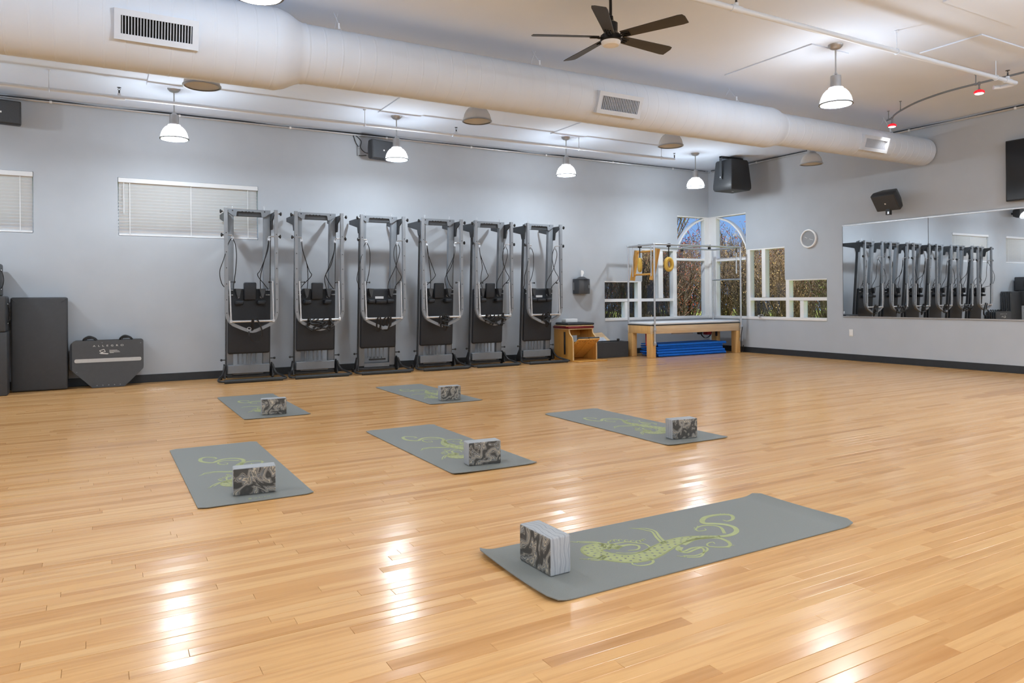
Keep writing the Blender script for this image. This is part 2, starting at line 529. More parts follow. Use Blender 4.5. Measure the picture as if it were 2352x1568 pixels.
def build_floor():
    bm = nb(); bx(bm, XW - 0.2, 0.2, YW - 0.2, 0.2, -0.12, -0.004)
    fl = struct(obj('floor', bm, 'subfloor', smooth=0))
    rnd = random.Random(11)
    W_, G = 0.0572, 0.0008
    boards = []
    y = YW
    while y < 0:
        y1 = min(y + W_, 0.0)
        x = XW - rnd.random() * 1.0
        while x < 0:
            ln = rnd.choice((0.35, 0.5, 0.65, 0.8, 1.0, 1.25, 1.5, 1.9)) * rnd.uniform(0.85, 1.15)
            xa, xb = max(x, XW), min(x + ln, 0.0)
            if xb - xa > 0.02:
                t = rnd.random()
                t = 0.05 + 0.2 * rnd.random() if t < 0.14 else 0.3 + 0.25 * rnd.random() if t < 0.4 else 0.55 + 0.42 * rnd.random()
                boards.append((xa, xb, y, y1, t, rnd.random(), rnd.random()))
            x += ln
        y = y1
    def area(b):
        c = []
        for px in (b[0], b[1]):
            for py in (b[2], b[3]):
                s = screen((px, py, 0))
                if s is None: return 0.0
                c.append(s)
        xs = [q[0] for q in c]; ys = [q[1] for q in c]
        # only the part inside the frame counts
        ex = max(0, min(2352, max(xs)) - max(0, min(xs))); ey = max(0, min(1568, max(ys)) - max(0, min(ys)))
        if ex <= 0 or ey <= 0: return 0.0
        z = sum(q[2] for q in c) / 4
        return (b[1] - b[0]) * (b[3] - b[2]) / z ** 3 * min(1, ex / max(1, max(xs) - min(xs)))
    order = sorted(range(len(boards)), key=lambda i: -area(boards[i]))
    near = set(order[:300])
    def board(vs, fs, b, ox=0, oy=0):
        x0, x1, y0, y1 = b[0] + G / 2 - ox, b[1] - G / 2 - ox, b[2] + G / 2 - oy, b[3] - G / 2 - oy
        c = 0.0009
        e0, e1 = -0.0014 * b[5], -0.0014 * (1 - b[5])      # boards lie slightly cupped: one long edge lower than the other
        n = len(vs)
        vs += [(x0, y0, -0.004), (x1, y0, -0.004), (x1, y1, -0.004), (x0, y1, -0.004),
               (x0, y0, e0 - c), (x1, y0, e0 - c), (x1, y1, e1 - c), (x0, y1, e1 - c),
               (x0 + c, y0 + c, e0), (x1 - c, y0 + c, e0), (x1 - c, y1 - c, e1), (x0 + c, y1 - c, e1)]
        for k in range(4):
            j = (k + 1) % 4
            fs += [(n + k, n + j, n + 4 + j, n + 4 + k), (n + 4 + k, n + 4 + j, n + 8 + j, n + 8 + k)]
        fs.append((n + 8, n + 9, n + 10, n + 11))
    def mesh(vs, fs, cols, name):
        me = bpy.data.meshes.new(name)
        me.from_pydata(vs, [], fs)
        a = me.color_attributes.new('tone', 'FLOAT_COLOR', 'POINT')
        flat = []
        for c in cols: flat += c
        a.data.foreach_set('color', flat)
        me.materials.append(MT['floor'])
        return me
    V, F_, C = [], [], []
    for i, b in enumerate(boards):
        if i in near:
            vs, fs = [], []
            ox, oy = (b[0] + b[1]) / 2, (b[2] + b[3]) / 2
            board(vs, fs, b, ox, oy)
            o = bpy.data.objects.new('plank', mesh(vs, fs, [(b[4], b[5], b[6], 1)] * 12, 'plank'))
            COL.objects.link(o); o.location = (ox, oy, 0); o.parent = fl
        else:
            board(V, F_, b); C += [(b[4], b[5], b[6], 1)] * 12
    o = bpy.data.objects.new('strip_flooring', mesh(V, F_, C, 'strip_flooring'))
    COL.objects.link(o); o.parent = fl; o['kind'] = 'stuff'
build_floor()

# ------------------------------------------------------------------ walls and ceiling
def wall_mesh(ucuts, zcuts, filled, M, th):
    """wall in (u, z) with square holes; c = outward depth 0..th"""
    bm = nb()
    vc = {}
    def v(u, z, c):
        k = (round(u, 5), round(z, 5), round(c, 5))
        if k not in vc: vc[k] = bm.verts.new(M @ Vector((u, z, c)))
        return vc[k]
    nu, nz = len(ucuts) - 1, len(zcuts) - 1
    ok = lambda i, j: 0 <= i < nu and 0 <= j < nz and filled((ucuts[i] + ucuts[i + 1]) / 2, (zcuts[j] + zcuts[j + 1]) / 2)
    for i in range(nu):
        for j in range(nz):
            if not ok(i, j): continue
            u0, u1, z0, z1 = ucuts[i], ucuts[i + 1], zcuts[j], zcuts[j + 1]
            for c in (0, th):
                bm.faces.new((v(u0, z0, c), v(u1, z0, c), v(u1, z1, c), v(u0, z1, c)))
            for di, dj, (a, b) in ((-1, 0, ((u0, z0), (u0, z1))), (1, 0, ((u1, z0), (u1, z1))), (0, -1, ((u0, z0), (u1, z0))), (0, 1, ((u0, z1), (u1, z1)))):
                if not ok(i + di, j + dj):
                    bm.faces.new((v(*a, 0), v(*b, 0), v(*b, th), v(*a, th)))
    return bm

BL = [(-13.47, -11.68), (-10.74, -8.95)]         # windows with blinds
BZ = (1.97, 2.75)
AH = [(-2.69, -1.78, 0.65, 1.40), (-1.78, -0.86, 0.65, 2.025), (-0.86, 0.0, 0.65, 2.725)]
BH = [(-2.785, -1.90, 0.65, 1.39), (-1.90, -0.985, 0.65, 2.0), (-0.985, 0.0, 0.65, 2.725)]
holesA = AH + [(a, b, BZ[0], BZ[1]) for a, b in BL]
def fill(holes): return lambda u, z: not any(a < u < b and c < z < d for a, b, c, d in holes)
cutsA = sorted({XW - 0.2, 0.0} | {q for h in holesA for q in h[:2]})
zA = sorted({0.0, H} | {q for h in holesA for q in h[2:]})
struct(obj('wall_back', wall_mesh(cutsA, zA, fill(holesA), axes((0, 0, 0), (1, 0, 0), (0, 0, 1), (0, 1, 0)), 0.2), 'wall', smooth=0))
cutsB = sorted({YW - 0.2, 0.0} | {q for h in BH for q in h[:2]})
zB = sorted({0.0, H} | {q for h in BH for q in h[2:]})
struct(obj('wall_right', wall_mesh(cutsB, zB, fill(BH), axes((0, 0, 0), (0, 1, 0), (0, 0, 1), (1, 0, 0)), 0.2), 'wall', smooth=0))
bm = nb(); bx(bm, XW - 0.2, XW, YW - 0.2, 0.0, 0, H); struct(obj('wall_left', bm, 'wall', smooth=0))
bm = nb(); bx(bm, XW, 0.2, YW - 0.2, YW, 0, H); struct(obj('wall_front', bm, 'wall', smooth=0))
bm = nb(); bx(bm, XW - 0.2, 0.2, YW - 0.2, 0.2, H, H + 0.15); struct(obj('ceiling', bm, 'ceiling', smooth=0))
# outer corner fill above and below the corner window
bm = nb(); bx(bm, 0, 0.2, 0, 0.2, 0, 0.65); bx(bm, 0, 0.2, 0, 0.2, 2.725, H)
struct(obj('wall_corner', bm, 'wall', smooth=0))

def baseboard(name, segs):
    bm = nb()
    for (x0, x1, y0, y1) in segs:
        bx(bm, x0, x1, y0, y1, 0.0005, 0.106, 0.003, 1)
    return struct(obj(name, bm, 'baseboard'))
baseboard('baseboard_back', [(XW, -0.001, -0.010, -0.0005)])
baseboard('baseboard_right', [(-0.010, -0.0005, YW, -0.012)])
bm = nb(); tube(bm, [(-0.012, YW, 0.004), (-0.012, -0.012, 0.004)], 0.005, 6)
struct(obj('trim_1', bm, 'baseboard'))
bm = nb(); tube(bm, [(XW, -0.012, 0.004), (-0.012, -0.012, 0.004)], 0.005, 6)
struct(obj('trim_2', bm, 'baseboard'))

# ------------------------------------------------------------------ corner windows
def window_A():
    w = bpy.data.objects.new('window_1', None); COL.objects.link(w); struct(w); w.location = (-1.35, 0.05, 0.65)
    off = Vector(w.location)
    def fb(x0, x1, z0, z1, y0=0.0, y1=0.12, name='frame_bar'):
        bm = nb(); bx(bm, x0 - off.x, x1 - off.x, y0 - off.y, y1 - off.y, z0 - off.z, z1 - off.z, 0.004, 1)
        return obj(name, bm, 'white', w)
    adj = lambda a, b: (a + 0.032, b - 0.04)
    x = adj(-2.236, -2.068); fb(*x, 0.70, 1.0, 0.004)
    x = adj(-1.917, -1.754); fb(*x, 0.70, 1.40, 0.004)
    x = adj(-1.391, -1.20); fb(*x, 1.066, 2.0, 0.004)
    x = adj(-1.005, -0.837); fb(*x, 0.70, 2.025, 0.004)
    fb(-2.69, -0.90, 1.005, 1.062, 0.01)                      # long mid rail
    fb(-0.875, -0.10, 1.818, 1.868, 0.01)                     # transom
    fb(-0.11, 0.0, 0.70, 2.70, 0.002)                         # stile in the corner
    fb(-2.69, 0.0, 0.648, 0.70, -0.012, 0.12, 'window_sill')
    fb(-2.69, -1.79, 1.378, 1.40, 0.002); fb(-1.78, -0.87, 2.0, 2.025, 0.002); fb(-0.86, 0.0, 2.70, 2.725, 0.002)
    # curved glazing bar
    bm = nb()
    pts = [Vector((-0.11, 0.06, 2.69)), Vector((-0.375, 0.06, 2.585)), Vector((-0.608, 0.06, 2.413)), Vector((-0.79, 0.06, 2.18)), Vector((-0.87, 0.06, 2.0))]
    band(bm, [p - off for p in smooth_path(pts, 6)], 0.09, 0.034, (0, 1, 0))
    obj('arched_bar', bm, 'white', w)
    def pane(x0, x1, z0, z1):
        bm = nb(); bx(bm, x0 - off.x, x1 - off.x, 0.088 - off.y, 0.094 - off.y, z0 - off.z, z1 - off.z)
        obj('pane', bm, 'glass', w, smooth=0)
    pane(-2.69, -2.2, .69, 1.01); pane(-2.12, -1.88, .69, 1.01); pane(-2.69, -1.88, 1.06, 1.39)
    pane(-1.80, -0.96, .69, 1.01); pane(-1.80, -1.35, 1.06, 2.01); pane(-1.25, -0.96, 1.06, 2.01)
    pane(-0.88, -0.10, .69, 1.825); pane(-0.88, -0.10, 1.86, 2.71)
window_A()

def window_B():
    w = bpy.data.objects.new('window_2', None); COL.objects.link(w); struct(w); w.location = (0.05, -1.4, 0.65)
    off = Vector(w.location)
    def fb(y0, y1, z0, z1, x0=0.0, x1=0.12, name='frame_bar'):
        bm = nb(); bx(bm, x0 - off.x, x1 - off.x, y0 - off.y, y1 - off.y, z0 - off.z, z1 - off.z, 0.004, 1)
        return obj(name, bm, 'white', w)
    adj = lambda hi, lo: (lo + 0.036, hi - 0.045)
    y = adj(-0.94, -1.12); fb(*y, 0.70, 2.0, 0.004)
    y = adj(-1.318, -1.486); fb(*y, 1.066, 1.98, 0.004)
    y = adj(-1.87, -2.028); fb(*y, 0.70, 1.39, 0.004)
    y = adj(-2.177, -2.336); fb(*y, 0.70, 1.0, 0.004)
    fb(-2.785, -1.06, 1.005, 1.062, 0.01)
    fb(-0.99, -0.16, 1.80, 1.868, 0.01)
    fb(-0.2, 0.0, 0.70, 2.70, 0.002)
    fb(-2.785, -0.0, 0.648, 0.70, -0.012, 0.12, 'window_sill')
    fb(-2.785, -1.91, 1.368, 1.39, 0.002); fb(-1.90, -0.99, 1.975, 2.0, 0.002); fb(-0.985, 0.0, 2.70, 2.725, 0.002)
    bm = nb()
    pts = [Vector((0.06, -0.22, 2.69)), Vector((0.06, -0.518, 2.59)), Vector((0.06, -0.764, 2.40)), Vector((0.06, -0.93, 2.15)), Vector((0.06, -1.0, 1.98))]
    band(bm, [p - off for p in smooth_path(pts, 6)], 0.09, 0.034, (1, 0, 0))
    obj('arched_bar', bm, 'white', w)
    def pane(y0, y1, z0, z1):
        bm = nb(); bx(bm, 0.088 - off.x, 0.094 - off.x, y0 - off.y, y1 - off.y, z0 - off.z, z1 - off.z)
        obj('pane', bm, 'glass', w, smooth=0)
    pane(-2.785, -2.29, .69, 1.01); pane(-2.23, -1.98, .69, 1.01); pane(-2.785, -1.98, 1.06, 1.38)
    pane(-1.92, -1.08, .69, 1.01); pane(-1.92, -1.44, 1.06, 1.985); pane(-1.37, -1.08, 1.06, 1.985)
    pane(-0.99, -0.19, .69, 1.81); pane(-0.99, -0.19, 1.86, 2.71)
    # casement crank on the sill
    bm = nb()
    lathe(bm, [(0.03, 0), (0.028, 0.02), (0.012, 0.03)], 12, T(-0.045 - off.x, -1.33 - off.y, 0.70 - off.z))
    tube(bm, [(-0.045 - off.x, -1.33 - off.y, 0.725 - off.z), (-0.07 - off.x, -1.40 - off.y, 0.735 - off.z), (-0.07 - off.x, -1.46 - off.y, 0.73 - off.z)], 0.01, 8)
    obj('crank_handle', bm, 'silver', w)
window_B()
# white corner post between the two windows
bm = nb(); bx(bm, 0.0, 0.14, 0.0, 0.14, 0.65, 2.725); struct(obj('trim_3', bm, 'white', smooth=0))

# ------------------------------------------------------------------ windows with blinds
def blind(i, x0, x1, label):
    w = bpy.data.objects.new('window_%d' % (3 + i), None); COL.objects.link(w); struct(w)
    w.location = ((x0 + x1) / 2, 0.1, BZ[0])
    hw = (x1 - x0) / 2; hz = BZ[1] - BZ[0]
    for a in ((-hw, hw, 0, 0.03), (-hw, hw, hz - 0.03, hz), (-hw, -hw + 0.03, 0.03, hz - 0.03), (hw - 0.03, hw, 0.03, hz - 0.03), (-0.02, 0.02, 0.03, hz - 0.03)):
        bm = nb(); bx(bm, a[0], a[1], 0.0, 0.06, a[2], a[3], 0.003, 1); obj('frame_bar', bm, 'white', w)
    for a in ((-hw + 0.03, -0.02), (0.02, hw - 0.03)):
        bm = nb(); bx(bm, a[0], a[1], 0.03, 0.035, 0.03, hz - 0.03); obj('pane', bm, 'glass', w, smooth=0)
    t = thing('window_blind', label, 'blind', ((x0 + x1) / 2, 0.03, BZ[0]), 0, 'white window blinds on the back wall')
    bm = nb(); bx(bm, -hw + 0.004, hw - 0.004, -0.045, 0.02, hz - 0.066, hz - 0.004, 0.004, 1); obj('headrail', bm, 'slat', t)
    bm = nb(); bx(bm, -hw + 0.008, hw - 0.008, -0.024, 0.024, 0.006, 0.03, 0.005, 1); obj('bottom_rail', bm, 'slat', t)
    n = 16
    bm = nb(); bx(bm, -hw + 0.012, hw - 0.012, -0.025, 0.025, -0.0015, 0.0015)
    bmesh.ops.rotate(bm, verts=bm.verts, matrix=Matrix.Rotation(math.radians(-54), 3, 'X'))
    me = finish(bm, 'slat', 'slat', 0)
    for k in range(n):
        o = bpy.data.objects.new('slat', me); COL.objects.link(o); o.parent = t
        o.location = (0, 0, 0.052 + k * (hz - 0.135) / (n - 1))
    for k in (-hw + 0.14, 0.0, hw - 0.14):
        bm = nb(); bx(bm, k - 0.004, k + 0.004, -0.0285, -0.027, 0.02, hz - 0.06); obj('ladder_tape', bm, 'slat', t)
    bm = nb(); tube(bm, [(-hw + 0.07, -0.05, hz - 0.07), (-hw + 0.07, -0.05, 0.30)], 0.004, 6); obj('tilt_wand', bm, 'slat', t)
blind(0, BL[0][0], BL[0][1], 'closed white window blind cut by the left edge above black boxes')
blind(1, BL[1][0], BL[1][1], 'closed white window blind behind the first reformer from the left')

# ------------------------------------------------------------------ outdoors: lawn, shrubs, trees
bm = nb(); bx(bm, 0.2, 40, -25, 40, -0.25, -0.15); bx(bm, -25, 0.2, 0.2, 40, -0.25, -0.15)
lw = struct(obj('lawn', bm, 'lawn', smooth=0))

def shrub(name, label, cat, loc, h, spread, stems, twigs, leaves, bark, leafm, seed, group, leaf_size=0.03):
    rnd = random.Random(seed)
    t = thing(name, label, cat, loc, rnd.random() * 6.28, group)
    bm = nb(); tips = []
    for s in range(stems):
        a = rnd.random() * 6.283; lean = rnd.random() ** 0.6 * spread
        hh = h * rnd.uniform(0.7, 1.0)
        x = rnd.uniform(-1, 1) * 0.16 * spread; y = rnd.uniform(-1, 1) * 0.16 * spread
        p = [(x, y, 0)]
        n = 5
        for k in range(1, n + 1):
            f = k / n
            j = 0.05 * h * f
            p.append((x + math.cos(a) * lean * f ** 1.15 + rnd.uniform(-j, j) * 0.5, y + math.sin(a) * lean * f ** 1.15 + rnd.uniform(-j, j) * 0.5, hh * f))
        r0 = rnd.uniform(0.006, 0.016) * h / 2.4
        tube(bm, p, [r0 * (1 - 0.75 * k / n) for k in range(n + 1)], 4, caps=False)
        for q in range(twigs):
            f = rnd.uniform(0.25, 0.98) * n
            i = min(int(f), n - 1); u = f - i
            b0 = Vector(p[i]).lerp(Vector(p[i + 1]), u)
            d = Vector((rnd.uniform(-1, 1), rnd.uniform(-1, 1), rnd.uniform(0.4, 1.6))).normalized()
            ln = rnd.uniform(0.15, 0.5) * h / 2.4
            m = b0 + d * ln * 0.5 + Vector((rnd.uniform(-1, 1), rnd.uniform(-1, 1), 0.3)) * 0.04
            e = b0 + d * ln + Vector((0, 0, 0.06 * ln))
            tube(bm, [b0, m, e], [r0 * 0.4, r0 * 0.3, r0 * 0.15], 3, caps=False)
            tips += [m, e]
        tips.append(Vector(p[-1]))
    obj('branches', bm, bark, t, smooth=60)
    vs, fs = [], []
    for q in range(leaves):
        c = rnd.choice(tips) + Vector((rnd.uniform(-1, 1), rnd.uniform(-1, 1), rnd.uniform(-1, 1))) * 0.07
        d = Vector((rnd.uniform(-1, 1), rnd.uniform(-1, 1), rnd.uniform(-1, 0.4))).normalized()
        s = d.orthogonal().normalized(); up = d.cross(s) * 0.25
        L_ = leaf_size * rnd.uniform(0.6, 1.4)
        n = len(vs)
        vs += [c, c + d * L_ * 0.5 + s * L_ * 0.3 + up * L_, c + d * L_, c + d * L_ * 0.5 - s * L_ * 0.3 + up * L_]
        fs += [(n, n + 1, n + 2), (n, n + 2, n + 3)]
    me = bpy.data.meshes.new('leaves'); me.from_pydata([tuple(v) for v in vs], [], fs); me.materials.append(MT[leafm])
    o = bpy.data.objects.new('leaves', me); COL.objects.link(o); o.parent = t; o['kind'] = 'stuff'
    return t

SH = 'bare shrubs outside the corner windows'
near_shrubs = [
    ((-1.9, 1.25), 2.3, 0.85, 'russet shrub outside the low panes nearest the towel dispenser', 'leaf'),
    ((-0.75, 1.45), 2.35, 0.85, 'brown shrub outside behind the hanging yellow fleece loops', 'leaf2'),
    ((0.35, 1.6), 2.45, 0.9, 'russet shrub outside the tall arched pane left of the corner', 'leaf'),
    ((1.55, 1.25), 2.5, 0.9, 'brown shrub outside the corner post between the arched windows', 'leaf2'),
    ((1.35, 0.1), 2.5, 0.85, 'brown shrub outside the tall arched pane right of the corner', 'leaf2'),
    ((1.3, -0.95), 2.35, 0.85, 'tan shrub outside the two-pane middle window of the right wall', 'leaf2'),
    ((1.35, -2.0), 2.2, 0.85, 'olive shrub outside the low right window beside the clock wall', 'leaf_green'),
]
for i, (xy, h, sp, lb, lf) in enumerate(near_shrubs):
    shrub('shrub', lb, 'shrub', (xy[0], xy[1], -0.15), h, sp, 100, 13, 2200, 'bark' if i % 2 else 'bark2', lf, 100 + i, SH)
far_shrubs = [
    ((-1.0, 3.4), 2.7, 1.1, 'second-row hedge bush seen through the low left panes', 'leaf_green'),
    ((0.9, 3.6), 2.9, 1.2, 'second-row hedge bush seen behind the yellow fleece loops', 'leaf2'),
    ((2.6, 3.4), 3.0, 1.2, 'second-row hedge bush seen through the left arched pane', 'leaf3'),
    ((3.6, 2.2), 3.0, 1.2, 'second-row hedge bush seen behind the corner post', 'leaf2'),
    ((3.7, 0.8), 3.0, 1.2, 'red-leaved bush seen through the right arched pane', 'leaf3'),
    ((3.6, -0.7), 2.8, 1.1, 'second-row hedge bush seen through the middle right window', 'leaf2'),
    ((3.6, -2.0), 2.6, 1.1, 'second-row hedge bush seen through the low right window', 'leaf_green'),
]
for i, (xy, h, sp, lb, lf) in enumerate(far_shrubs):
    shrub('hedge_bush', lb, 'bush', (xy[0], xy[1], -0.15), h, sp, 120, 8, 3200, 'bark2', lf, 200 + i, 'second row of bushes outside', 0.05)
shrub('bare_tree', 'bare blue-grey tree against the sky in the left arched pane', 'tree', (5.0, 8.0, -0.15), 6.5, 2.6, 60, 12, 2500, 'bark2', 'leaf_green', 301, 'trees outside', 0.07)
shrub('bare_tree', 'bare dark tree against the sky in the right arched pane', 'tree', (7.2, 2.6, -0.15), 6.0, 2.4, 46, 10, 700, 'bark2', 'leaf3', 302, 'trees outside', 0.06)

# ------------------------------------------------------------------ spiral duct
DY, DZ = -4.5, 3.27
def duct():
    t = thing('air_duct', 'large white round air duct running under the ceiling to the right wall', 'duct', (-6.8, DY, DZ))
    ox = 6.8
    MX = lambda x: axes((x + ox, 0, 0), (0, 1, 0), (0, 0, 1), (1, 0, 0))
    def sect(x0, x1, r, name='duct_section', ribs=None):
        bm = nb()
        prof = []
        x = x0
        if ribs:
            while x < x1 - ribs:
                prof += [(r, x), (r, x + ribs - 0.02), (r + 0.0016, x + ribs - 0.016), (r + 0.0016, x + ribs - 0.006)]
                x += ribs
        prof += [(r, x), (r, x1)]
        lathe(bm, [(q[0], q[1] + ox) for q in prof], 48, axes((0, 0, 0), (0, 1, 0), (0, 0, 1), (1, 0, 0)))
        obj(name, bm, 'duct', t, smooth=12)
    sect(-16.35, -9.66, 0.34, ribs=0.155)
    sect(-9.40, -3.50, 0.254, ribs=0.15)
    sect(-3.28, -0.03, 0.205, ribs=0.15)
    for a, b, r0, r1 in ((-9.67, -9.39, 0.342, 0.256), (-3.51, -3.27, 0.256, 0.207)):
        bm = nb()
        L_ = b - a
        prof = [(r0, a), (r0, a + 0.12 * L_), (r0 - (r0 - r1) * 0.25, a + 0.4 * L_), (r1 + (r0 - r1) * 0.2, a + 0.72 * L_), (r1, a + 0.9 * L_), (r1 + 0.004, a + 0.93 * L_), (r1 + 0.004, a + 0.97 * L_), (r1, b)]
        lathe(bm, [(q[0], q[1] + ox) for q in prof], 48, axes((0, 0, 0), (0, 1, 0), (0, 0, 1), (1, 0, 0)))
        obj('reducer', bm, 'duct', t, smooth=50)
    # supply grilles set into the front of the duct
    for (xc, w, hgt, ang, r, nv) in ((-10.58, 0.49, 0.13, -17, 0.34, 24), (-6.07, 0.5, 0.14, -20, 0.254, 22), (-1.52, 0.47, 0.12, -16, 0.205, 26)):
        a = math.radians(ang)
        nrm = Vector((0, -math.cos(a), math.sin(a))); up = Vector((0, math.sin(a), math.cos(a)))
        org = Vector((xc + ox, 0, 0)) + nrm * (r + 0.026)
        M = axes(org, (1, 0, 0), up, nrm)
        bm = nb()
        b_ = 0.045
        for q in ((-w / 2 - b_, w / 2 + b_, hgt / 2, hgt / 2 + b_), (-w / 2 - b_, w / 2 + b_, -hgt / 2 - b_, -hgt / 2), (-w / 2 - b_, -w / 2, -hgt / 2, hgt / 2), (w / 2, w / 2 + b_, -hgt / 2, hgt / 2)):
            bx(bm, q[0], q[1], q[2], q[3], -0.07, 0.004, 0, 1, M)
        g = obj('grille_frame', bm, 'vane', t, smooth=0)
        bm = nb(); bx(bm, -w / 2, w / 2, -hgt / 2, hgt / 2, -0.03, -0.022, 0, 1, M); obj('dark_opening', bm, 'hole', g, smooth=0)
        for k in range(nv):
            u = -w / 2 + (k + 0.5) * w / nv
            bm = nb(); bx(bm, u - 0.0028, u + 0.0028, -hgt / 2, hgt / 2, -0.021, -0.002, 0, 1, M); obj('vane', bm, 'vane', g, smooth=0)
    # wire hangers
    for x in (-7.0, -4.15, -1.0, -9.1):
        r = 0.254 if -9.4 < x < -3.5 else 0.205 if x > -3.3 else 0.34
        bm = nb()
        for s in (-1, 1):
            tube(bm, [(x + ox, s * r * 0.72, r * 0.72), (x + ox + s * 0.02, 0.0, H - DZ)], 0.002, 5)
        bx(bm, x + ox - 0.02, x + ox - 0.008, -r * 0.5 - 0.012, -r * 0.5, r * 0.9, r * 0.9 + 0.05)
        obj('wire_hanger', bm, 'pipe', t)
    return t
duct()

# ------------------------------------------------------------------ sprinkler pipes
def sprinkler(bm, x, y, z):
    tube(bm, [(x, y, z), (x, y, z + 0.05)], 0.009, 8)
    lathe(bm, [(0.004, 0), (0.022, 0.004), (0.022, 0.008), (0.004, 0.01)], 12, T(x, y, z + 0.075))
    for s in (-1, 1):
        tube(bm, [(x, y, z + 0.045), (x + s * 0.014, y, z + 0.06), (x, y, z + 0.078)], 0.003, 5)

def pipe_run(name, label, path, r, hangers, heads, tees):
    p0 = Vector(path[0])
    t = thing(name, label, 'pipe', tuple(p0))
    rel = lambda p: Vector(p) - p0
    bm = nb(); tube(bm, [rel(p) for p in path], r, 14); obj('pipe', bm, 'pipe', t)
    for p in hangers:
        q = rel(p); bm = nb()
        tube(bm, [q, (q.x, q.y, H - p0.z - 0.002)], 0.005, 6)
        lathe(bm, [(0.018, -0.012), (0.022, 0)], 10, T(q.x, q.y, H - p0.z - 0.003))
        tube(bm, [(q.x, q.y + (r + 0.004) * math.cos(k * math.pi / 6), q.z + (r + 0.004) * math.sin(k * math.pi / 6)) for k in range(12)], 0.005, 5, closed=True)
        obj('hanger_rod', bm, 'pipe', t)
    for p in tees:
        q = rel(p); bm = nb()
        tube(bm, [q - Vector((0.06, 0, 0)), q + Vector((0.06, 0, 0))], r * 1.25, 12)
        tube(bm, [q, q + Vector((0, 0, 0.05))], r * 0.8, 10)
        obj('tee_fitting', bm, 'pipe', t)
    for p in heads:
        q = rel(p); bm = nb(); sprinkler(bm, q.x, q.y, q.z + r * 0.6); obj('sprinkler_head', bm, 'steel_dark', t)
    return t
pipe_run('sprinkler_pipe', 'thin white sprinkler pipe along the grey wall above the reformers', [(XW + .02, -1.39, 3.455), (-2.2, -1.39, 3.50)], 0.022,
         [(-11.44, -1.39, 3.463), (-7.8, -1.39, 3.478), (-4.24, -1.39, 3.492), (-2.5, -1.39, 3.50)], [(-10.75, -1.39, 3.49), (-6.42, -1.39, 3.50), (-2.2, -1.39, 3.51)],
         [(-10.75, -1.39, 3.466), (-6.42, -1.39, 3.484)])
pipe_run('sprinkler_pipe', 'white sprinkler pipe crossing the ceiling over the tall pendant on the right', [(XW + .02, -6.69, 3.46), (-6.5, -6.69, 3.479), (-1.93, -6.69, 3.49), (-1.9, -6.66, 3.49), (-1.9, -6.52, 3.49), (-1.96, -6.47, 3.49)], 0.024,
         [(-4.17, -6.69, 3.483), (-2.35, -6.69, 3.489), (-8.5, -6.69, 3.47)], [(-6.38, -6.69, 3.50), (-2.1, -6.69, 3.51)], [(-6.38, -6.69, 3.479), (-2.1, -6.69, 3.49)])

# ------------------------------------------------------------------ ceiling panels
for i, (x0, x1, y0, y1, lb) in enumerate([
        (-4.60, -4.0, -6.05, -4.86, 'flat white ceiling panel beside the tall pendant over the right side'),
        (-3.335, -2.13, -7.05, -6.42, 'flat white ceiling panel above the curved track light at top right'),
        (-7.6, -7.0, -2.55, -1.36, 'flat white ceiling panel above the second pendant of the back row'),
        (-4.77, -4.17, -2.55, -1.37, 'flat white ceiling panel above the third pendant of the back row'),
        (-10.46, -9.86, -2.5, -1.31, 'flat white ceiling panel above the first pendant of the back row'),
        (-4.5, -3.3, -8.0, -7.32, 'flat white ceiling panel at the top edge of the picture')]):
    bm = nb(); bx(bm, -(x1 - x0) / 2, (x1 - x0) / 2, -(y1 - y0) / 2, (y1 - y0) / 2, -0.014, -0.0006, 0.002, 1)
    o = tag(obj('ceiling_panel', bm, 'ceiling'), lb, 'ceiling panel', 'ceiling panels'); o.location = ((x0 + x1) / 2, (y0 + y1) / 2, H)

# ------------------------------------------------------------------ pendant lamps
def point_light(name, loc, power, radius, parent, color=(0.875, 0.96, 1.035)):
    d = bpy.data.lights.new(name, 'POINT'); d.energy = power; d.shadow_soft_size = radius; d.color = color
    o = bpy.data.objects.new(name, d); COL.objects.link(o); o.parent = parent; o.location = loc
    return o

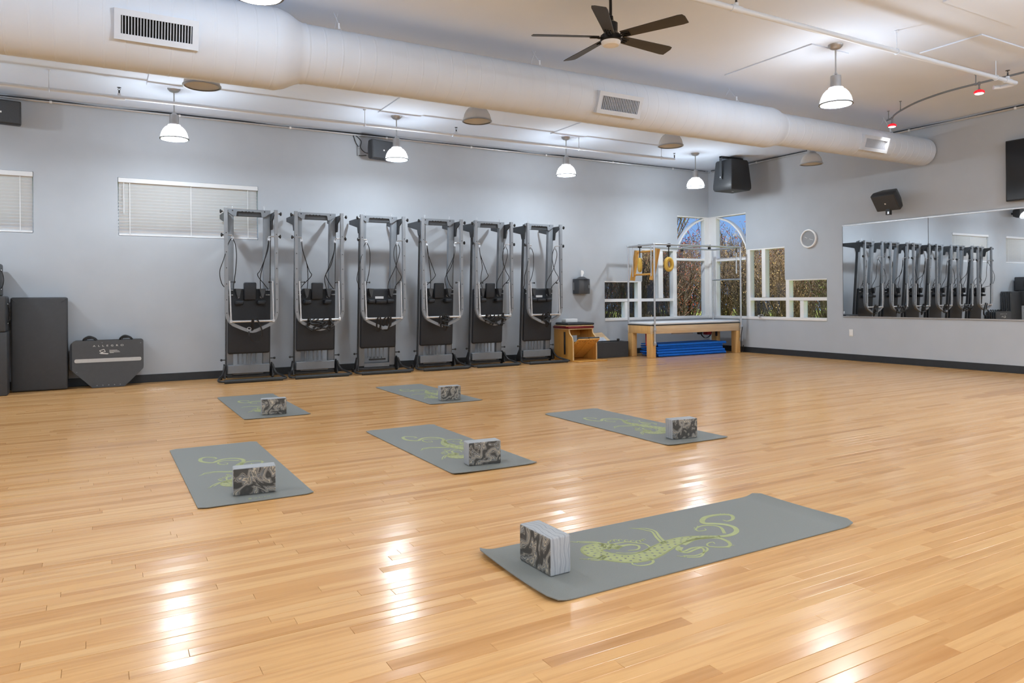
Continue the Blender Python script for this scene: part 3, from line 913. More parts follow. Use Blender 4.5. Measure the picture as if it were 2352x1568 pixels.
def make_pendant(lit):
    t = thing('pendant_lamp', 'x', 'lamp')
    zr = 3.07 - H
    bm = nb(); lathe(bm, [(0.075, 0), (0.072, -0.014), (0.05, -0.038), (0.02, -0.05)], 24, T(0, 0, -0.001)); obj('canopy', bm, 'silver', t)
    bm = nb(); tube(bm, [(0, 0, -0.045), (0, 0, zr + 0.32)], 0.008, 10); lathe(bm, [(0.010, 0.02), (0.022, 0.0), (0.022, -0.012)], 12, T(0, 0, zr + 0.315)); obj('stem', bm, 'silver', t)
    bm = nb(); lathe(bm, [(0.03, 0.0), (0.052, -0.012), (0.054, -0.03), (0.054, -0.145), (0.05, -0.15)], 24, T(0, 0, zr + 0.31)); obj('socket_housing', bm, 'silver', t)
    bm = nb()
    outer = [(0.062, 0.165), (0.075, 0.16), (0.10, 0.145), (0.125, 0.115), (0.143, 0.08), (0.153, 0.045), (0.158, 0.01)]
    inner = [(r - 0.004, z) for r, z in outer[::-1]]
    lathe(bm, outer + inner, 36, T(0, 0, zr), cap=False); obj('shade', bm, 'shade_lit' if lit else 'shade_off', t)
    bm = nb(); lathe(bm, [(0.152, 0.014), (0.167, 0.012), (0.167, 0.001), (0.152, -0.001)], 36, T(0, 0, zr), cap=False)
    # collar at the shade top
    obj('rim_ring', bm, 'silver' if not lit else 'steel', t)
    bm = nb(); lathe(bm, [(0.058, 0), (0.072, 0), (0.072, 0.016), (0.058, 0.016)], 24, T(0, 0, zr + 0.158), cap=False); obj('shade_collar', bm, 'shade_lit' if lit else 'silver', t)
    bm = nb(); lathe(bm, [(0.004, -0.03), (0.024, -0.024), (0.03, -0.012), (0.024, 0.0), (0.02, 0.01)], 16, T(0, 0, zr + 0.15)); obj('bulb', bm, 'bulb_lit' if lit else 'bulb_off', t)
    if lit: point_light('pendant_light', (0, 0, zr + 0.045), LAMP_POWER, 0.055, t)
    return t
proto = {True: make_pendant(True), False: make_pendant(False)}
used = {True: False, False: False}
def pendant(x, y, lit, label):
    t = proto[lit] if not used[lit] else copy_tree(proto[lit])
    used[lit] = True
    t.location = (x, y, H); t['label'] = label
    t['group'] = 'lit pendant lamps' if lit else 'unlit pendant lamps'
GX = (-10.157, -7.287, -4.388, -1.565)
GX6 = (-15.9, -13.03) + GX
for x, w in zip(GX, ('nearest the left, above the blinds', 'in front of the wall speaker', 'above the last two reformers', 'nearest the corner windows')):
    pendant(x, -1.245, True, 'lit white pendant lamp of the back row ' + w)
for x, w in zip((-10.14, -7.296, -4.442, -1.65), ('at the far left', 'above the middle reformers', 'left of the corner', 'against the right wall')):
    pendant(x, -3.76, False, 'unlit grey pendant lamp hanging half hidden behind the duct ' + w)
pendant(-10.08, -6.09, True, 'lit white pendant lamp cut by the top edge above the duct')
pendant(-4.344, -6.139, True, 'large lit white pendant lamp hanging to the right of the ceiling fan')
SIX = ('far left', 'left', 'centre left', 'centre', 'centre right', 'right')
for y, r in ((-11.05, 'behind the viewer'), (-13.5, 'farthest behind the viewer')):  # unseen rows added behind the camera to light the room
    for x, w in zip(GX6, SIX):
        pendant(x, y, True, 'added white pendant lamp lighting the room, out of frame in the row %s, %s' % (r, w))
for x, w in ((-4.388, 'nearer the viewer'), (-1.565, 'nearer the mirrors')):  # unseen pair added to brighten the right wall and floor
    pendant(x, -8.6, True, 'added white pendant lamp brightening the right wall, out of frame on the right, %s' % w)
for y, r in ((-1.245, 'back row'), (-6.1, 'row over the duct')):  # the farthest-left lamps are unseen additions that raise the ambient light
    for x, w in ((-13.03, 'just left of the picture'), (-15.9, 'added farthest left for room light')):
        pendant(x, y, True, 'lit white pendant lamp of the %s %s' % (r, w))

# ------------------------------------------------------------------ ceiling fan
def fan():
    zc = 3.27
    fx, fy = -7.24, -6.115
    t = thing('ceiling_fan', 'black five-blade ceiling fan with a round white light', 'fan', (fx, fy, zc))
    bm = nb(); tube(bm, [(0, 0, 0.12), (0, 0, H - zc - 0.05)], 0.0125, 12); obj('downrod', bm, 'fan_metal', t)
    bm = nb(); lathe(bm, [(0.02, -0.06), (0.05, -0.045), (0.065, -0.015), (0.065, 0)], 24, T(0, 0, H - zc - 0.001)); obj('canopy', bm, 'fan_metal', t)
    bm = nb(); lathe(bm, [(0.013, 0.19), (0.02, 0.185), (0.024, 0.15), (0.05, 0.13), (0.058, 0.125), (0.058, 0.05), (0.075, 0.03), (0.088, 0.02), (0.09, -0.02), (0.082, -0.028)], 28); obj('motor_housing', bm, 'fan_metal', t)
    bm = nb(); lathe(bm, [(0.082, -0.024), (0.08, -0.045), (0.066, -0.062), (0.03, -0.07), (0.004, -0.071)], 28); obj('light_lens', bm, 'frost', t)
    for a in (155, -66, 3.4, 87.6, -135.4):
        M = RZ(a)
        P = M @ T(0, 0, 0.012) @ RX(-14)
        bm = nb()
        poly = [(0.105, -0.045), (0.62, -0.066), (0.655, -0.06), (0.668, -0.03), (0.664, 0.058), (0.62, 0.064), (0.105, 0.045)]
        prism(bm, poly, -0.003, 0.003, P)
        b = obj('blade', bm, 'fan', t)
        bm = nb()
        tube(bm, [M @ Vector((0.07, 0, 0.004)), M @ Vector((0.10, 0, 0.0)), P @ Vector((0.125, 0, -0.006))], 0.009, 8)
        for s in (-0.022, 0.0, 0.022):
            tube(bm, [P @ Vector((0.10, s, -0.008)), P @ Vector((0.175, s, -0.008))], 0.006, 6)
        obj('blade_iron', bm, 'fan_metal', b)
fan()

# ------------------------------------------------------------------ wall conduits and cables
def conduit_run():
    t = thing('wall_conduit', 'white conduit with clips along the top of the back wall', 'conduit', (-6.8, -0.016, 3.63))
    z = 3.648 - 3.63
    bm = nb(); tube(bm, [(XW + 6.82, 0, z), (6.74, 0, z), (6.775, -0.005, z), (6.784, -0.04, z)], 0.0145, 10); obj('tube', bm, 'alu', t)
    for k in range(9):
        bm = nb(); bx(bm, -6.2 + k * 1.5, -6.17 + k * 1.5, -0.017, 0.0145, z - 0.016, z + 0.016, 0.003, 1); obj('clip', bm, 'white', t)
    t2 = thing('wall_conduit', 'white conduit with clips along the top of the right wall', 'conduit', (-0.016, -6.6, 3.63))
    bm = nb(); tube(bm, [(0, YW + 6.62, z), (0, 6.48, z)], 0.0145, 10); obj('tube', bm, 'alu', t2)
    for k in range(8):
        bm = nb(); bx(bm, -0.017, 0.0145, -5.2 + k * 1.5, -5.17 + k * 1.5, z - 0.016, z + 0.016, 0.003, 1); obj('clip', bm, 'white', t2)
    rnd = random.Random(5)
    bm = nb()
    pts = [(XW + 0.1 + i * 0.55, -0.012, 3.672 - 0.008 * rnd.random() - (0.012 if i % 4 == 2 else 0)) for i in range(25)]
    pts = [p for p in pts if p[0] < -0.2] + [(-0.1, -0.013, 3.664)]
    tube(bm, smooth_path(pts, 4), 0.009, 6)
    tag(obj('black_cable', bm, 'rope'), 'black cable sagging along the conduit of the back wall', 'cable')
    bm = nb()
    pts = [(-0.012, -0.1 - i * 0.55, 3.67 - 0.006 * rnd.random() - (0.01 if i % 4 == 1 else 0)) for i in range(24)]
    tube(bm, smooth_path([p for p in pts if p[1] > YW + 0.1], 4), 0.009, 6)
    tag(obj('black_cable', bm, 'rope'), 'black cable lying along the conduit of the right wall', 'cable')
conduit_run()

# ------------------------------------------------------------------ loudspeakers
def wall_speaker(label, loc, rz, tilt, roll, with_wire=None, w=0.40, h=0.27, d=0.24):
    """front faces local -Y before rotation"""
    t = thing('wall_speaker', label, 'speaker', loc, 0, 'black wall speakers')
    M = RZ(rz) @ RX(tilt) @ RY(roll)
    bm = nb()
    front = [(-w / 2, -h / 2), (w / 2, -h / 2), (w / 2, h / 2), (-w / 2, h / 2)]
    back = [(-w * 0.30, -h * 0.30), (w * 0.30, -h * 0.30), (w * 0.30, h * 0.30), (-w * 0.30, h * 0.30)]
    rings = []
    for poly, y in ((front, -d * 0.5), (front, -d * 0.12), (back, d * 0.5)):
        rings.append([bm.verts.new(M @ Vector((x, y, z))) for x, z in poly])
    for A, B in zip(rings, rings[1:]):
        for k in range(4): bm.faces.new((A[k], A[(k + 1) % 4], B[(k + 1) % 4], B[k]))
    bm.faces.new(rings[0][::-1]); bm.faces.new(rings[-1])
    bmesh.ops.recalc_face_normals(bm, faces=bm.faces)
    bmesh.ops.bevel(bm, geom=list(bm.edges), offset=0.014, segments=3, profile=0.5, affect='EDGES')
    obj('cabinet', bm, 'speaker', t)
    bm = nb(); bx(bm, -w * 0.46, w * 0.46, -d * 0.5 - 0.004, -d * 0.5 + 0.01, -h * 0.45, h * 0.45, 0.003, 1, M); obj('grille', bm, 'grille', t)
    bm = nb(); bx(bm, -0.011, 0.011, -d * 0.5 - 0.008, -d * 0.5 - 0.003, -0.02, 0.0, 0.001, 1, M); obj('badge', bm, 'white', t)
    return t, M
t, M = wall_speaker('black wall speaker with wires beside the second back-row pendant', (-7.19, -0.25, 3.375), 14, -4, 0, w=0.42, h=0.29, d=0.25)
bm = nb(); bx(bm, -0.03, 0.03, 0.06, 0.246, -0.03, 0.03, 0.004, 1); obj('wall_bracket', bm, 'steel_dark', t)
bm = nb()
for q in ([(-0.30, 0.235, 0.27), (-0.22, 0.21, 0.18), (-0.235, 0.2, 0.08), (-0.18, 0.16, 0.0), (-0.12, 0.1, -0.02)], [(-0.34, 0.235, 0.28), (-0.30, 0.22, 0.15), (-0.25, 0.215, 0.06), (-0.255, 0.215, -0.04), (-0.16, 0.14, -0.05)]):
    tube(bm, smooth_path(q, 6), 0.006, 6)
obj('wire', bm, 'rope', t)
bm = nb(); bx(bm, -0.275, -0.235, 0.21, 0.247, -0.05, 0.09, 0.004, 1); obj('junction_plate', bm, 'silver', t)
t, M = wall_speaker('black wall speaker cut by the left edge of the picture', (-12.0, -0.22, 3.40), 8, -2, 0, w=0.42, h=0.29, d=0.25)
bm = nb(); bx(bm, -0.03, 0.03, 0.06, 0.216, -0.03, 0.03, 0.004, 1); obj('wall_bracket', bm, 'steel_dark', t)
bm = nb(); tube(bm, smooth_path([(-0.1, 0.21, 0.25), (-0.02, 0.18, 0.2), (0.04, 0.1, 0.16), (0.05, 0.08, 0.14)], 6), 0.006, 6); obj('wire', bm, 'rope', t)
t, M = wall_speaker('black wall speaker tilted downwards above the mirror on the right wall', (-0.25, -4.085, 2.60), -88, 40, 0, w=0.38, h=0.30, d=0.25)
bm = nb(); bx(bm, -0.03, 0.246, -0.035, 0.035, -0.03, 0.03, 0.004, 1)
bx(bm, -0.03, 0.03, -0.035, 0.035, -0.255, -0.02, 0.004, 1); obj('wall_bracket', bm, 'black', t)
bm = nb(); bx(bm, -0.036, -0.03, -0.03, 0.0, -0.245, -0.205, 0.002, 1); obj('bracket_screw', bm, 'chrome', t)

def corner_speaker():
    t = thing('ceiling_speaker', 'large black speaker hung from the ceiling by a bracket near the corner', 'speaker', (-0.66, -1.26, 3.06))
    bm = nb()
    lo = [(-0.27, -0.25), (0.25, -0.25), (0.25, 0.22), (-0.27, 0.22)]
    rings = []
    for s, z in ((0.93, 0.0), (1.0, 0.035), (1.0, 0.10), (0.86, 0.53), (0.80, 0.56)):
        rings.append([bm.verts.new((x * s, y * s, z)) for x, y in lo])
    for A, B in zip(rings, rings[1:]):
        for k in range(4): bm.faces.new((A[k], A[(k + 1) % 4], B[(k + 1) % 4], B[k]))
    bm.faces.new(rings[0][::-1]); bm.faces.new(rings[-1])
    bmesh.ops.recalc_face_normals(bm, faces=bm.faces)
    bmesh.ops.bevel(bm, geom=[e for e in bm.edges if abs(e.verts[0].co.z - e.verts[1].co.z) > 0.01], offset=0.02, segments=3, profile=0.5, affect='EDGES')
    obj('cabinet', bm, 'speaker', t)
    bm = nb(); bx(bm, -0.235, 0.215, -0.215, 0.185, -0.006, 0.01, 0.003, 1); obj('grille', bm, 'grille', t)
    bm = nb(); bx(bm, -0.01, 0.03, -0.02, 0.0, -0.009, -0.005); obj('badge', bm, 'white', t, smooth=0)
    bm = nb()
    bx(bm, -0.29, 0.27, -0.03, 0.03, H - 3.06 - 0.03, H - 3.06 - 0.001, 0.002, 1)
    for s, x in ((-1, -0.29), (1, 0.262)):
        bx(bm, x, x + 0.008 , -0.03, 0.03, 0.20, H - 3.06 - 0.001, 0.002, 1)
    obj('hanging_bracket', bm, 'steel_dark', t)
    bm = nb()
    for x in (-0.295, 0.27):
        tube(bm, [(x - 0.004, 0, 0.24), (x + 0.014, 0, 0.24)], 0.014, 10)
    obj('bracket_bolt', bm, 'chrome', t)
corner_speaker()

# ------------------------------------------------------------------ curved track light with red glass spots
def track():
    z = 3.565
    pts = [(-1.27, -4.72), (-1.332, -4.836), (-1.459, -4.949), (-1.616, -5.133), (-1.832, -5.466), (-1.948, -5.754), (-2.009, -6.018), (-2.02, -6.311), (-2.016, -6.533), (-2.011, -6.814), (-1.99, -7.3), (-1.9, -7.8)]
    o0 = Vector((-1.9, -6.0, z))
    t = thing('track_light', 'curved grey track rail with red glass spotlights at upper right', 'track light', tuple(o0))
    bm = nb(); band(bm, [p - o0 for p in smooth_path([(a, b, z) for a, b in pts], 5)], 0.022, 0.012, (0, 0, 1)); obj('rail', bm, 'steel', t)
    for (x, y) in ((-1.635, -5.15), (-1.985, -6.29), (-1.95, -7.55), (-1.29, -4.76)):
        bm = nb(); tube(bm, [(x - o0.x, y - o0.y, 0), (x - o0.x, y - o0.y, H - z - 0.002)], 0.006, 8)
        lathe(bm, [(0.014, 0), (0.006, 0.03)], 10, T(x - o0.x, y - o0.y, -0.006)); lathe(bm, [(0.006, -0.012), (0.018, 0)], 10, T(x - o0.x, y - o0.y, H - z - 0.002))
        obj('support_rod', bm, 'steel', t)
    for (x, y) in ((-1.335, -4.84), (-2.02, -6.345), (-1.93, -7.65)):
        q = Vector((x, y, z)) - o0
        bm = nb(); lathe(bm, [(0.013, 0.016), (0.013, -0.02), (0.007, -0.035), (0.009, -0.06), (0.018, -0.082)], 12, T(q.x, q.y, q.z)); h = obj('spot_stem', bm, 'steel', t)
        bm = nb(); lathe(bm, [(0.018, -0.078), (0.042, -0.086), (0.056, -0.10), (0.054, -0.116), (0.046, -0.12)], 24, T(q.x, q.y, q.z)); obj('glass_cap', bm, 'red_glass', h)
        bm = nb(); lathe(bm, [(0.046, -0.1201), (0.044, -0.126), (0.03, -0.131), (0.004, -0.132)], 24, T(q.x, q.y, q.z)); obj('spot_lens', bm, 'bulb_lit', h)
        d = bpy.data.lights.new('track_spot_light', 'SPOT'); d.energy = TRACK_POWER; d.spot_size = math.radians(110); d.spot_blend = 0.8; d.shadow_soft_size = 0.04
        d.color = (1.0, 0.96, 0.9)
        l = bpy.data.objects.new('track_spot_light', d); COL.objects.link(l); l.parent = t; l.location = (q.x, q.y, q.z - 0.14)
track()

# ------------------------------------------------------------------ right wall: mirrors, screen, clock, outlet
def mirror(y0, y1, label):
    t = thing('wall_mirror', label, 'mirror', (-0.001, (y0 + y1) / 2, 0.735), 0, 'wall mirrors')
    w = (y1 - y0) / 2 - 0.002
    bm = nb(); bx(bm, -0.007, -0.0005, -w, w, 0.0, 1.532); obj('mirror_glass', bm, 'mirror', t, smooth=0)
    bm = nb(); bx(bm, -0.013, -0.0005, -w, w, -0.012, 0.008, 0.002, 1); obj('bottom_channel', bm, 'alu', t)
    bm = nb(); bx(bm, -0.013, -0.0005, -w, w, 1.526, 1.548, 0.002, 1); obj('top_channel', bm, 'alu', t)
    bm = nb(); bx(bm, -0.0085, -0.0005, w - 0.0035, w + 0.0015, 0.0, 1.532); obj('edge_strip', bm, 'steel_dark', t, smooth=0)
mirror(-4.56, -3.10, 'wall mirror panel nearest the corner, reflecting the row of reformers')
mirror(-6.02, -4.56, 'wall mirror panel below the screen, reflecting the blinds and black boxes')
mirror(-7.48, -6.02, 'wall mirror panel beyond the right edge of the picture')

t = thing('wall_television', 'large black flat screen on the wall cut by the right edge', 'television', (-0.001, -6.43, 2.37))
bm = nb(); bx(bm, -0.085, -0.035, -0.745, 0.745, 0.0, 0.835, 0.008, 2); obj('bezel', bm, 'black', t)
bm = nb(); bx(bm, -0.0875, -0.08, -0.73, 0.73, 0.018, 0.82); obj('screen', bm, 'screen', t, smooth=0)
bm = nb(); bx(bm, -0.036, 0.0, -0.25, 0.25, 0.2, 0.6, 0.004, 1); obj('wall_mount', bm, 'steel_dark', t)

t = thing('wall_clock', 'round white wall clock between the right window and the mirror', 'clock', (-0.001, -2.435, 2.105))
MC = axes((0, 0, 0), (0, 1, 0), (0, 0, 1), (-1, 0, 0))
bm = nb(); lathe(bm, [(0.15, 0.0), (0.165, 0.004), (0.168, 0.022), (0.160, 0.036), (0.146, 0.038), (0.138, 0.030), (0.138, 0.012)], 48, MC, cap=False); obj('clock_rim', bm, 'white', t)
bm = nb(); lathe(bm, [(0.145, 0.002), (0.145, 0.016), (0.002, 0.0165)], 48, MC); f = obj('dial', bm, 'clock_face', t)
for ang, L_, w in ((68, 0.085, 0.005), (-108, 0.10, 0.0035)):
    a = math.radians(ang)
    bm = nb(); prism(bm, [(-w, -0.02), (w, -0.02), (w * 0.5, L_), (-w * 0.5, L_)], 0.02, 0.022, MC @ Matrix.Rotation(-a, 4, 'Z')); obj('hand', bm, 'white', f, smooth=0)

t = thing('wall_outlet', 'small white electrical outlet plate below the mirror', 'outlet', (-0.0005, -3.245, 0.462))
bm = nb(); bx(bm, -0.007, 0.0, -0.036, 0.036, -0.058, 0.058, 0.003, 2); f = obj('cover_plate', bm, 'plate', t)
for z in (-0.02, 0.02):
    bm = nb(); bx(bm, -0.0085, -0.006, -0.016, 0.016, z - 0.014, z + 0.014, 0.001, 1); obj('socket', bm, 'white', f)

# ------------------------------------------------------------------ towel dispenser on the back wall
t = thing('towel_dispenser', 'charcoal paper towel dispenser on the back wall with a white tissue sticking out', 'dispenser', (-3.26, -0.001, 1.16))
bm = nb()
poly = [(-0.165, 0.0), (0.165, 0.0), (0.165, -0.06), (0.12, -0.15), (0.04, -0.185), (-0.04, -0.185), (-0.12, -0.15), (-0.165, -0.06)]
prism(bm, poly[::-1], 0.0, 0.275)
bmesh.ops.recalc_face_normals(bm, faces=bm.faces)
bmesh.ops.bevel(bm, geom=list(bm.edges), offset=0.012, segments=2, profile=0.5, affect='EDGES')
obj('cover', bm, 'dispenser', t)
bm = nb(); lathe(bm, [(0.13, 0), (0.10, 0.012), (0.05, 0.042), (0.02, 0.046)], 24, T(-0.02, -0.09, 0.270)); obj('dome_lid', bm, 'dispenser', t)
bm = nb(); bx(bm, -0.1665, -0.164, -0.05, -0.03, 0.07, 0.21, 0.0, 1); bx(bm, 0.075, 0.085, -0.178, -0.168, 0.10, 0.16, 0.002, 1, None); obj('lock_plate', bm, 'silver', t)
bm = nb()
pts = [(-0.012, 0), (0.006, 0), (0.02, 0.03), (0.045, 0.07), (0.035, 0.105), (0.0, 0.12), (-0.022, 0.118), (-0.018, 0.06)]
prism(bm, pts, -0.012, 0.012, axes((-0.02, -0.09, 0.312), (1, 0, 0), (0, 0.0, 1), (0, -1, 0)))
obj('paper_towel', bm, 'tissue', t, smooth=60)

# ------------------------------------------------------------------ yoga mats and blocks
MW, ML = 0.61, 1.73
def mat_mesh(curl0, curl1, seed):
    rnd = random.Random(seed)
    bm = nb()
    ns, nt = 60, 14
    top, bot = [], []
    def hgt(s, t):
        a = max(0.0, 1 - s / 0.10); b = max(0.0, 1 - (ML - s) / 0.10)
        return curl0 * a ** 2 * (0.55 + 0.45 * (2 * t / MW) ** 2 + 0.25 * math.sin(5 * t)) + curl1 * b ** 2 * (0.7 + 0.3 * (2 * t / MW) ** 2)
    for i in range(ns + 1):
        s = ML * i / ns
        if i < 12: s = 0.12 * (i / 12)
        elif i > ns - 12: s = ML - 0.12 * ((ns - i) / 12)
        else: s = 0.12 + (ML - 0.24) * (i - 12) / (ns - 24)
        rt, rb = [], []
        for j in range(nt + 1):
            t = -MW / 2 + MW * j / nt
            ss = s
            # rounded corners
            e = abs(t) - (MW / 2 - 0.02)
            if e > 0:
                k = 0.02 - math.sqrt(max(0, 0.02 ** 2 - e * e))
                if s < 0.02: ss = max(s, k)
                if s > ML - 0.02: ss = min(s, ML - k)
            z = hgt(ss, t)
            rt.append(bm.verts.new((ss, t, z + 0.0045))); rb.append(bm.verts.new((ss, t, z + 0.0006)))
        top.append(rt); bot.append(rb)
    for i in range(ns):
        for j in range(nt):
            bm.faces.new((top[i][j], top[i + 1][j], top[i + 1][j + 1], top[i][j + 1]))
            bm.faces.new((bot[i][j], bot[i][j + 1], bot[i + 1][j + 1], bot[i + 1][j]))
        bm.faces.new((top[i][0], bot[i][0], bot[i + 1][0], top[i + 1][0]))
        bm.faces.new((top[i][nt], top[i + 1][nt], bot[i + 1][nt], bot[i][nt]))
    for j in range(nt):
        bm.faces.new((top[0][j], top[0][j + 1], bot[0][j + 1], bot[0][j]))
        bm.faces.new((top[ns][j], bot[ns][j], bot[ns][j + 1], top[ns][j + 1]))
    return bm

def lizard():
    """flat printed lizard, drawn in mat coordinates (s from the logo end, t across)"""
    bm = nb()
    Z0, Z1 = 0.0044, 0.0051
    def stroke(pts, w0, w1=None, wm=None, k=7):
        P = smooth_path([(a, b, 0) for a, b in pts], k)
        n = len(P); L_, R_ = [], []
        for i in range(n):
            t = (P[min(i + 1, n - 1)] - P[max(i - 1, 0)]); t.normalize()
            q = Vector((-t.y, t.x, 0))
            f = i / (n - 1)
            e = w0 if w1 is None else w0 + (w1 - w0) * f
            w = e if wm is None else e + (wm - e) * math.sin(math.pi * f)
            L_.append(P[i] + q * w / 2); R_.append(P[i] - q * w / 2)
        lo = [[bm.verts.new((v.x, v.y, z)) for v in side] for side in (L_, R_) for z in (Z0, Z1)]
        l0, l1, r0, r1 = lo
        for i in range(n - 1):
            bm.faces.new((l1[i], r1[i], r1[i + 1], l1[i + 1]))
            bm.faces.new((l0[i], l1[i], l1[i + 1], l0[i + 1])); bm.faces.new((r1[i], r0[i], r0[i + 1], r1[i + 1]))
    tail = [(1.242, .075), (1.249, .049), (1.295, .059), (1.333, .101), (1.316, .135), (1.262, .151), (1.201, .149), (1.147, .117), (1.129, .082), (1.164, .054), (1.2, .014), (1.202, -.039), (1.161, -.087), (1.098, -.105), (1.04, -.092)]
    stroke(tail, 0.006, 0.026, 0.026)
    # body as two outlines with scattered spots between
    spine = [(1.05, -.095), (.981, -.064), (.899, -.040), (.815, -.043), (.718, -.072), (.638, -.10), (.562, -.112), (.50, -.088), (.455, -.03), (.432, .03), (.45, .075), (.50, .085), (.545, .06), (.565, .02)]
    SP = smooth_path([(a, b, 0) for a, b in spine], 8)
    n = len(SP)
    def wid(f): return 0.016 + 0.074 * math.sin(math.pi * min(0.5, f * 1.15)) if f < 0.8 else 0.090 - 0.05 * (f - 0.8) / 0.2
    Lp, Rp, Nn = [], [], []
    for i in range(n):
        t = (SP[min(i + 1, n - 1)] - SP[max(i - 1, 0)]).normalized(); q = Vector((-t.y, t.x, 0)); w = wid(i / (n - 1))
        Lp.append(SP[i] + q * w / 2); Rp.append(SP[i] - q * w / 2); Nn.append(q)
    stroke([(p.x, p.y) for p in Lp], 0.007, k=1); stroke([(p.x, p.y) for p in Rp], 0.007, k=1)
    # printed skin between the outlines, left open around rows of spots
    m = 7
    for i in range(n - 1):
        for j in range(m):
            if (i % 4 == 1 and j in (1, 5)) or (i % 4 == 3 and j == 3): continue
            q = [Lp[i].lerp(Rp[i], j / m), Lp[i].lerp(Rp[i], (j + 1) / m), Lp[i + 1].lerp(Rp[i + 1], (j + 1) / m), Lp[i + 1].lerp(Rp[i + 1], j / m)]
            bm.faces.new([bm.verts.new((v.x, v.y, Z1)) for v in q])
    for d in (-0.010, 0.009):
        stroke([(.768 + d, -.038), (.803 + d, .047), (.838 + d, .116), (.829 + d, .16 + d), (.803, .19)], 0.014, 0.007)
        stroke([(.801, -.10 + d), (.763, -.131 + d), (.772, -.161 + d), (.837, -.150 + d), (.877 + d, -.161), (.859 + d, -.195), (.789, -.225 + d), (.733, -.202 + d)], 0.015, 0.008)
        stroke([(.508, .07 + d), (.529, .095 + d), (.523, .130 + d), (.491, .157 + d), (.452, .181 + d)], 0.013, 0.007)
        stroke([(.451, -.02 + d), (.403, -.037 + d), (.369, -.017 + d)], 0.013, 0.007)
    stroke([(.828, -.09), (.917, -.063), (.986, -.078), (1.03, -.118), (1.02, -.178), (.983, -.208), (.94, -.194), (.91, -.163), (.928, -.136), (.964, -.131), (.957, -.153)], 0.024, 0.004)
    stroke([(1.098, -.075), (1.147, -.005), (1.137, .04), (1.09, .06), (1.039, .046), (1.019, .015), (1.058, .005), (1.073, .025)], 0.016, 0.005)
    stroke([(.592, -.13), (.583, -.173), (.547, -.192), (.501, -.182), (.488, -.155), (.505, -.14), (.515, -.155)], 0.014, 0.004)
    # head with mane curls
    stroke([(.508, .031), (.561, .075), (.601, .077), (.643, .069), (.665, .037), (.69, .009), (.681, -.036), (.64, -.062), (.595, -.059), (.545, -.04), (.514, -.01)], 0.012, 0.006)
    stroke([(.545, .03), (.59, .04), (.635, .03), (.65, .0), (.62, -.03), (.575, -.02)], 0.022, 0.006)
    for k in range(9):
        a = k / 8; x = .56 + .15 * a; y = .095 + .02 * math.sin(6 * a) - .05 * a
        stroke([(x, y), (x + .008, y + .018), (x + .022, y + .02), (x + .02, y + .006)], 0.008, 0.003, k=3)
    # claws and frills
    for cx, cy, dx, dy in ((.803, .19, -.02, .012), (.733, -.202, -.018, .01), (.452, .181, -.018, .012), (.369, -.017, -.02, .012)):
        for s in (-1, 0, 1):
            stroke([(cx, cy), (cx + dx - s * dy * .9, cy + dy + s * .014)], 0.006, 0.003, k=2)
    for (ax, ay) in ((1.333, .101), (1.316, .135), (1.33, .12), (1.30, .145), (1.03, -.15), (1.0, -.2), (.965, -.21), (.93, -.19), (1.06, .06), (1.03, .05), (1.015, .03)):
        stroke([(ax, ay), (ax + .014, ay + .012 * (1 if ay > 0 else -1))], 0.006, 0.003, k=2)
    return bm

def logo_mesh():
    cu = bpy.data.curves.new('logo', 'FONT'); cu.body = 'GAIAM'; cu.size = 0.021; cu.extrude = 0.0002; cu.space_character = 1.5
    o = bpy.data.objects.new('logo_tmp', cu); COL.objects.link(o)
    dg = bpy.context.evaluated_depsgraph_get(); dg.update()
    me = bpy.data.meshes.new_from_object(o.evaluated_get(dg))
    bm = nb(); bm.from_mesh(me)
    bmesh.ops.transform(bm, matrix=T(0.036, 0.012, 0.0048) @ RZ(-90), verts=bm.verts)
    for k in range(6):
        a = k * math.pi / 3
        lathe(bm, [(0.0035, 0), (0.0035, 0.0006)], 8, T(0.044 + 0.006 * math.cos(a), 0.034 + 0.006 * math.sin(a), 0.0045))
    bpy.data.objects.remove(o); bpy.data.meshes.remove(me)
    return finish(bm, 'brand_mark', 'mat_print', 0)
print_me = finish(lizard(), 'lizard_print', 'mat_print', 0)
logo_me = logo_mesh()
# position: logo end centre, direction angle of the mat's length
mats = [
    ((-9.585, -8.468), 0.2, 0.022, 0.020, 'large foreground grey yoga mat with a lizard print, lying crosswise', (-9.415, -8.45), 0, 'marbled foam yoga block on the large foreground mat'),
    ((-10.236, -6.824), 90, 0.003, 0.006, 'grey yoga mat nearest the left side of the picture', (-10.224, -6.63), 90, 'dark marbled foam yoga block on the mat nearest the left side'),
    ((-8.765, -6.869), 90, 0.008, 0.005, 'grey yoga mat in the middle of the floor', (-8.78, -6.68), 90, 'marbled foam yoga block with white vertical streaks on the middle mat'),
    ((-9.523, -3.967), 90, 0.004, 0.008, 'grey yoga mat in front of the first two reformers', (-9.525, -3.765), 90, 'black and white marbled yoga block on the mat before the first two reformers'),
    ((-7.697, -4.038), 90, 0.004, 0.004, 'farthest grey yoga mat, in front of the third and fourth reformers', (-7.692, -3.82), 90, 'marbled yoga block on the farthest mat before the middle reformers'),
    ((-7.040, -6.912), 90, 0.006, 0.006, 'grey yoga mat on the right with the reflections of the windows beside it', (-7.063, -6.73), 90, 'brownish grey marbled yoga block on the right-hand mat by the reflections'),
]
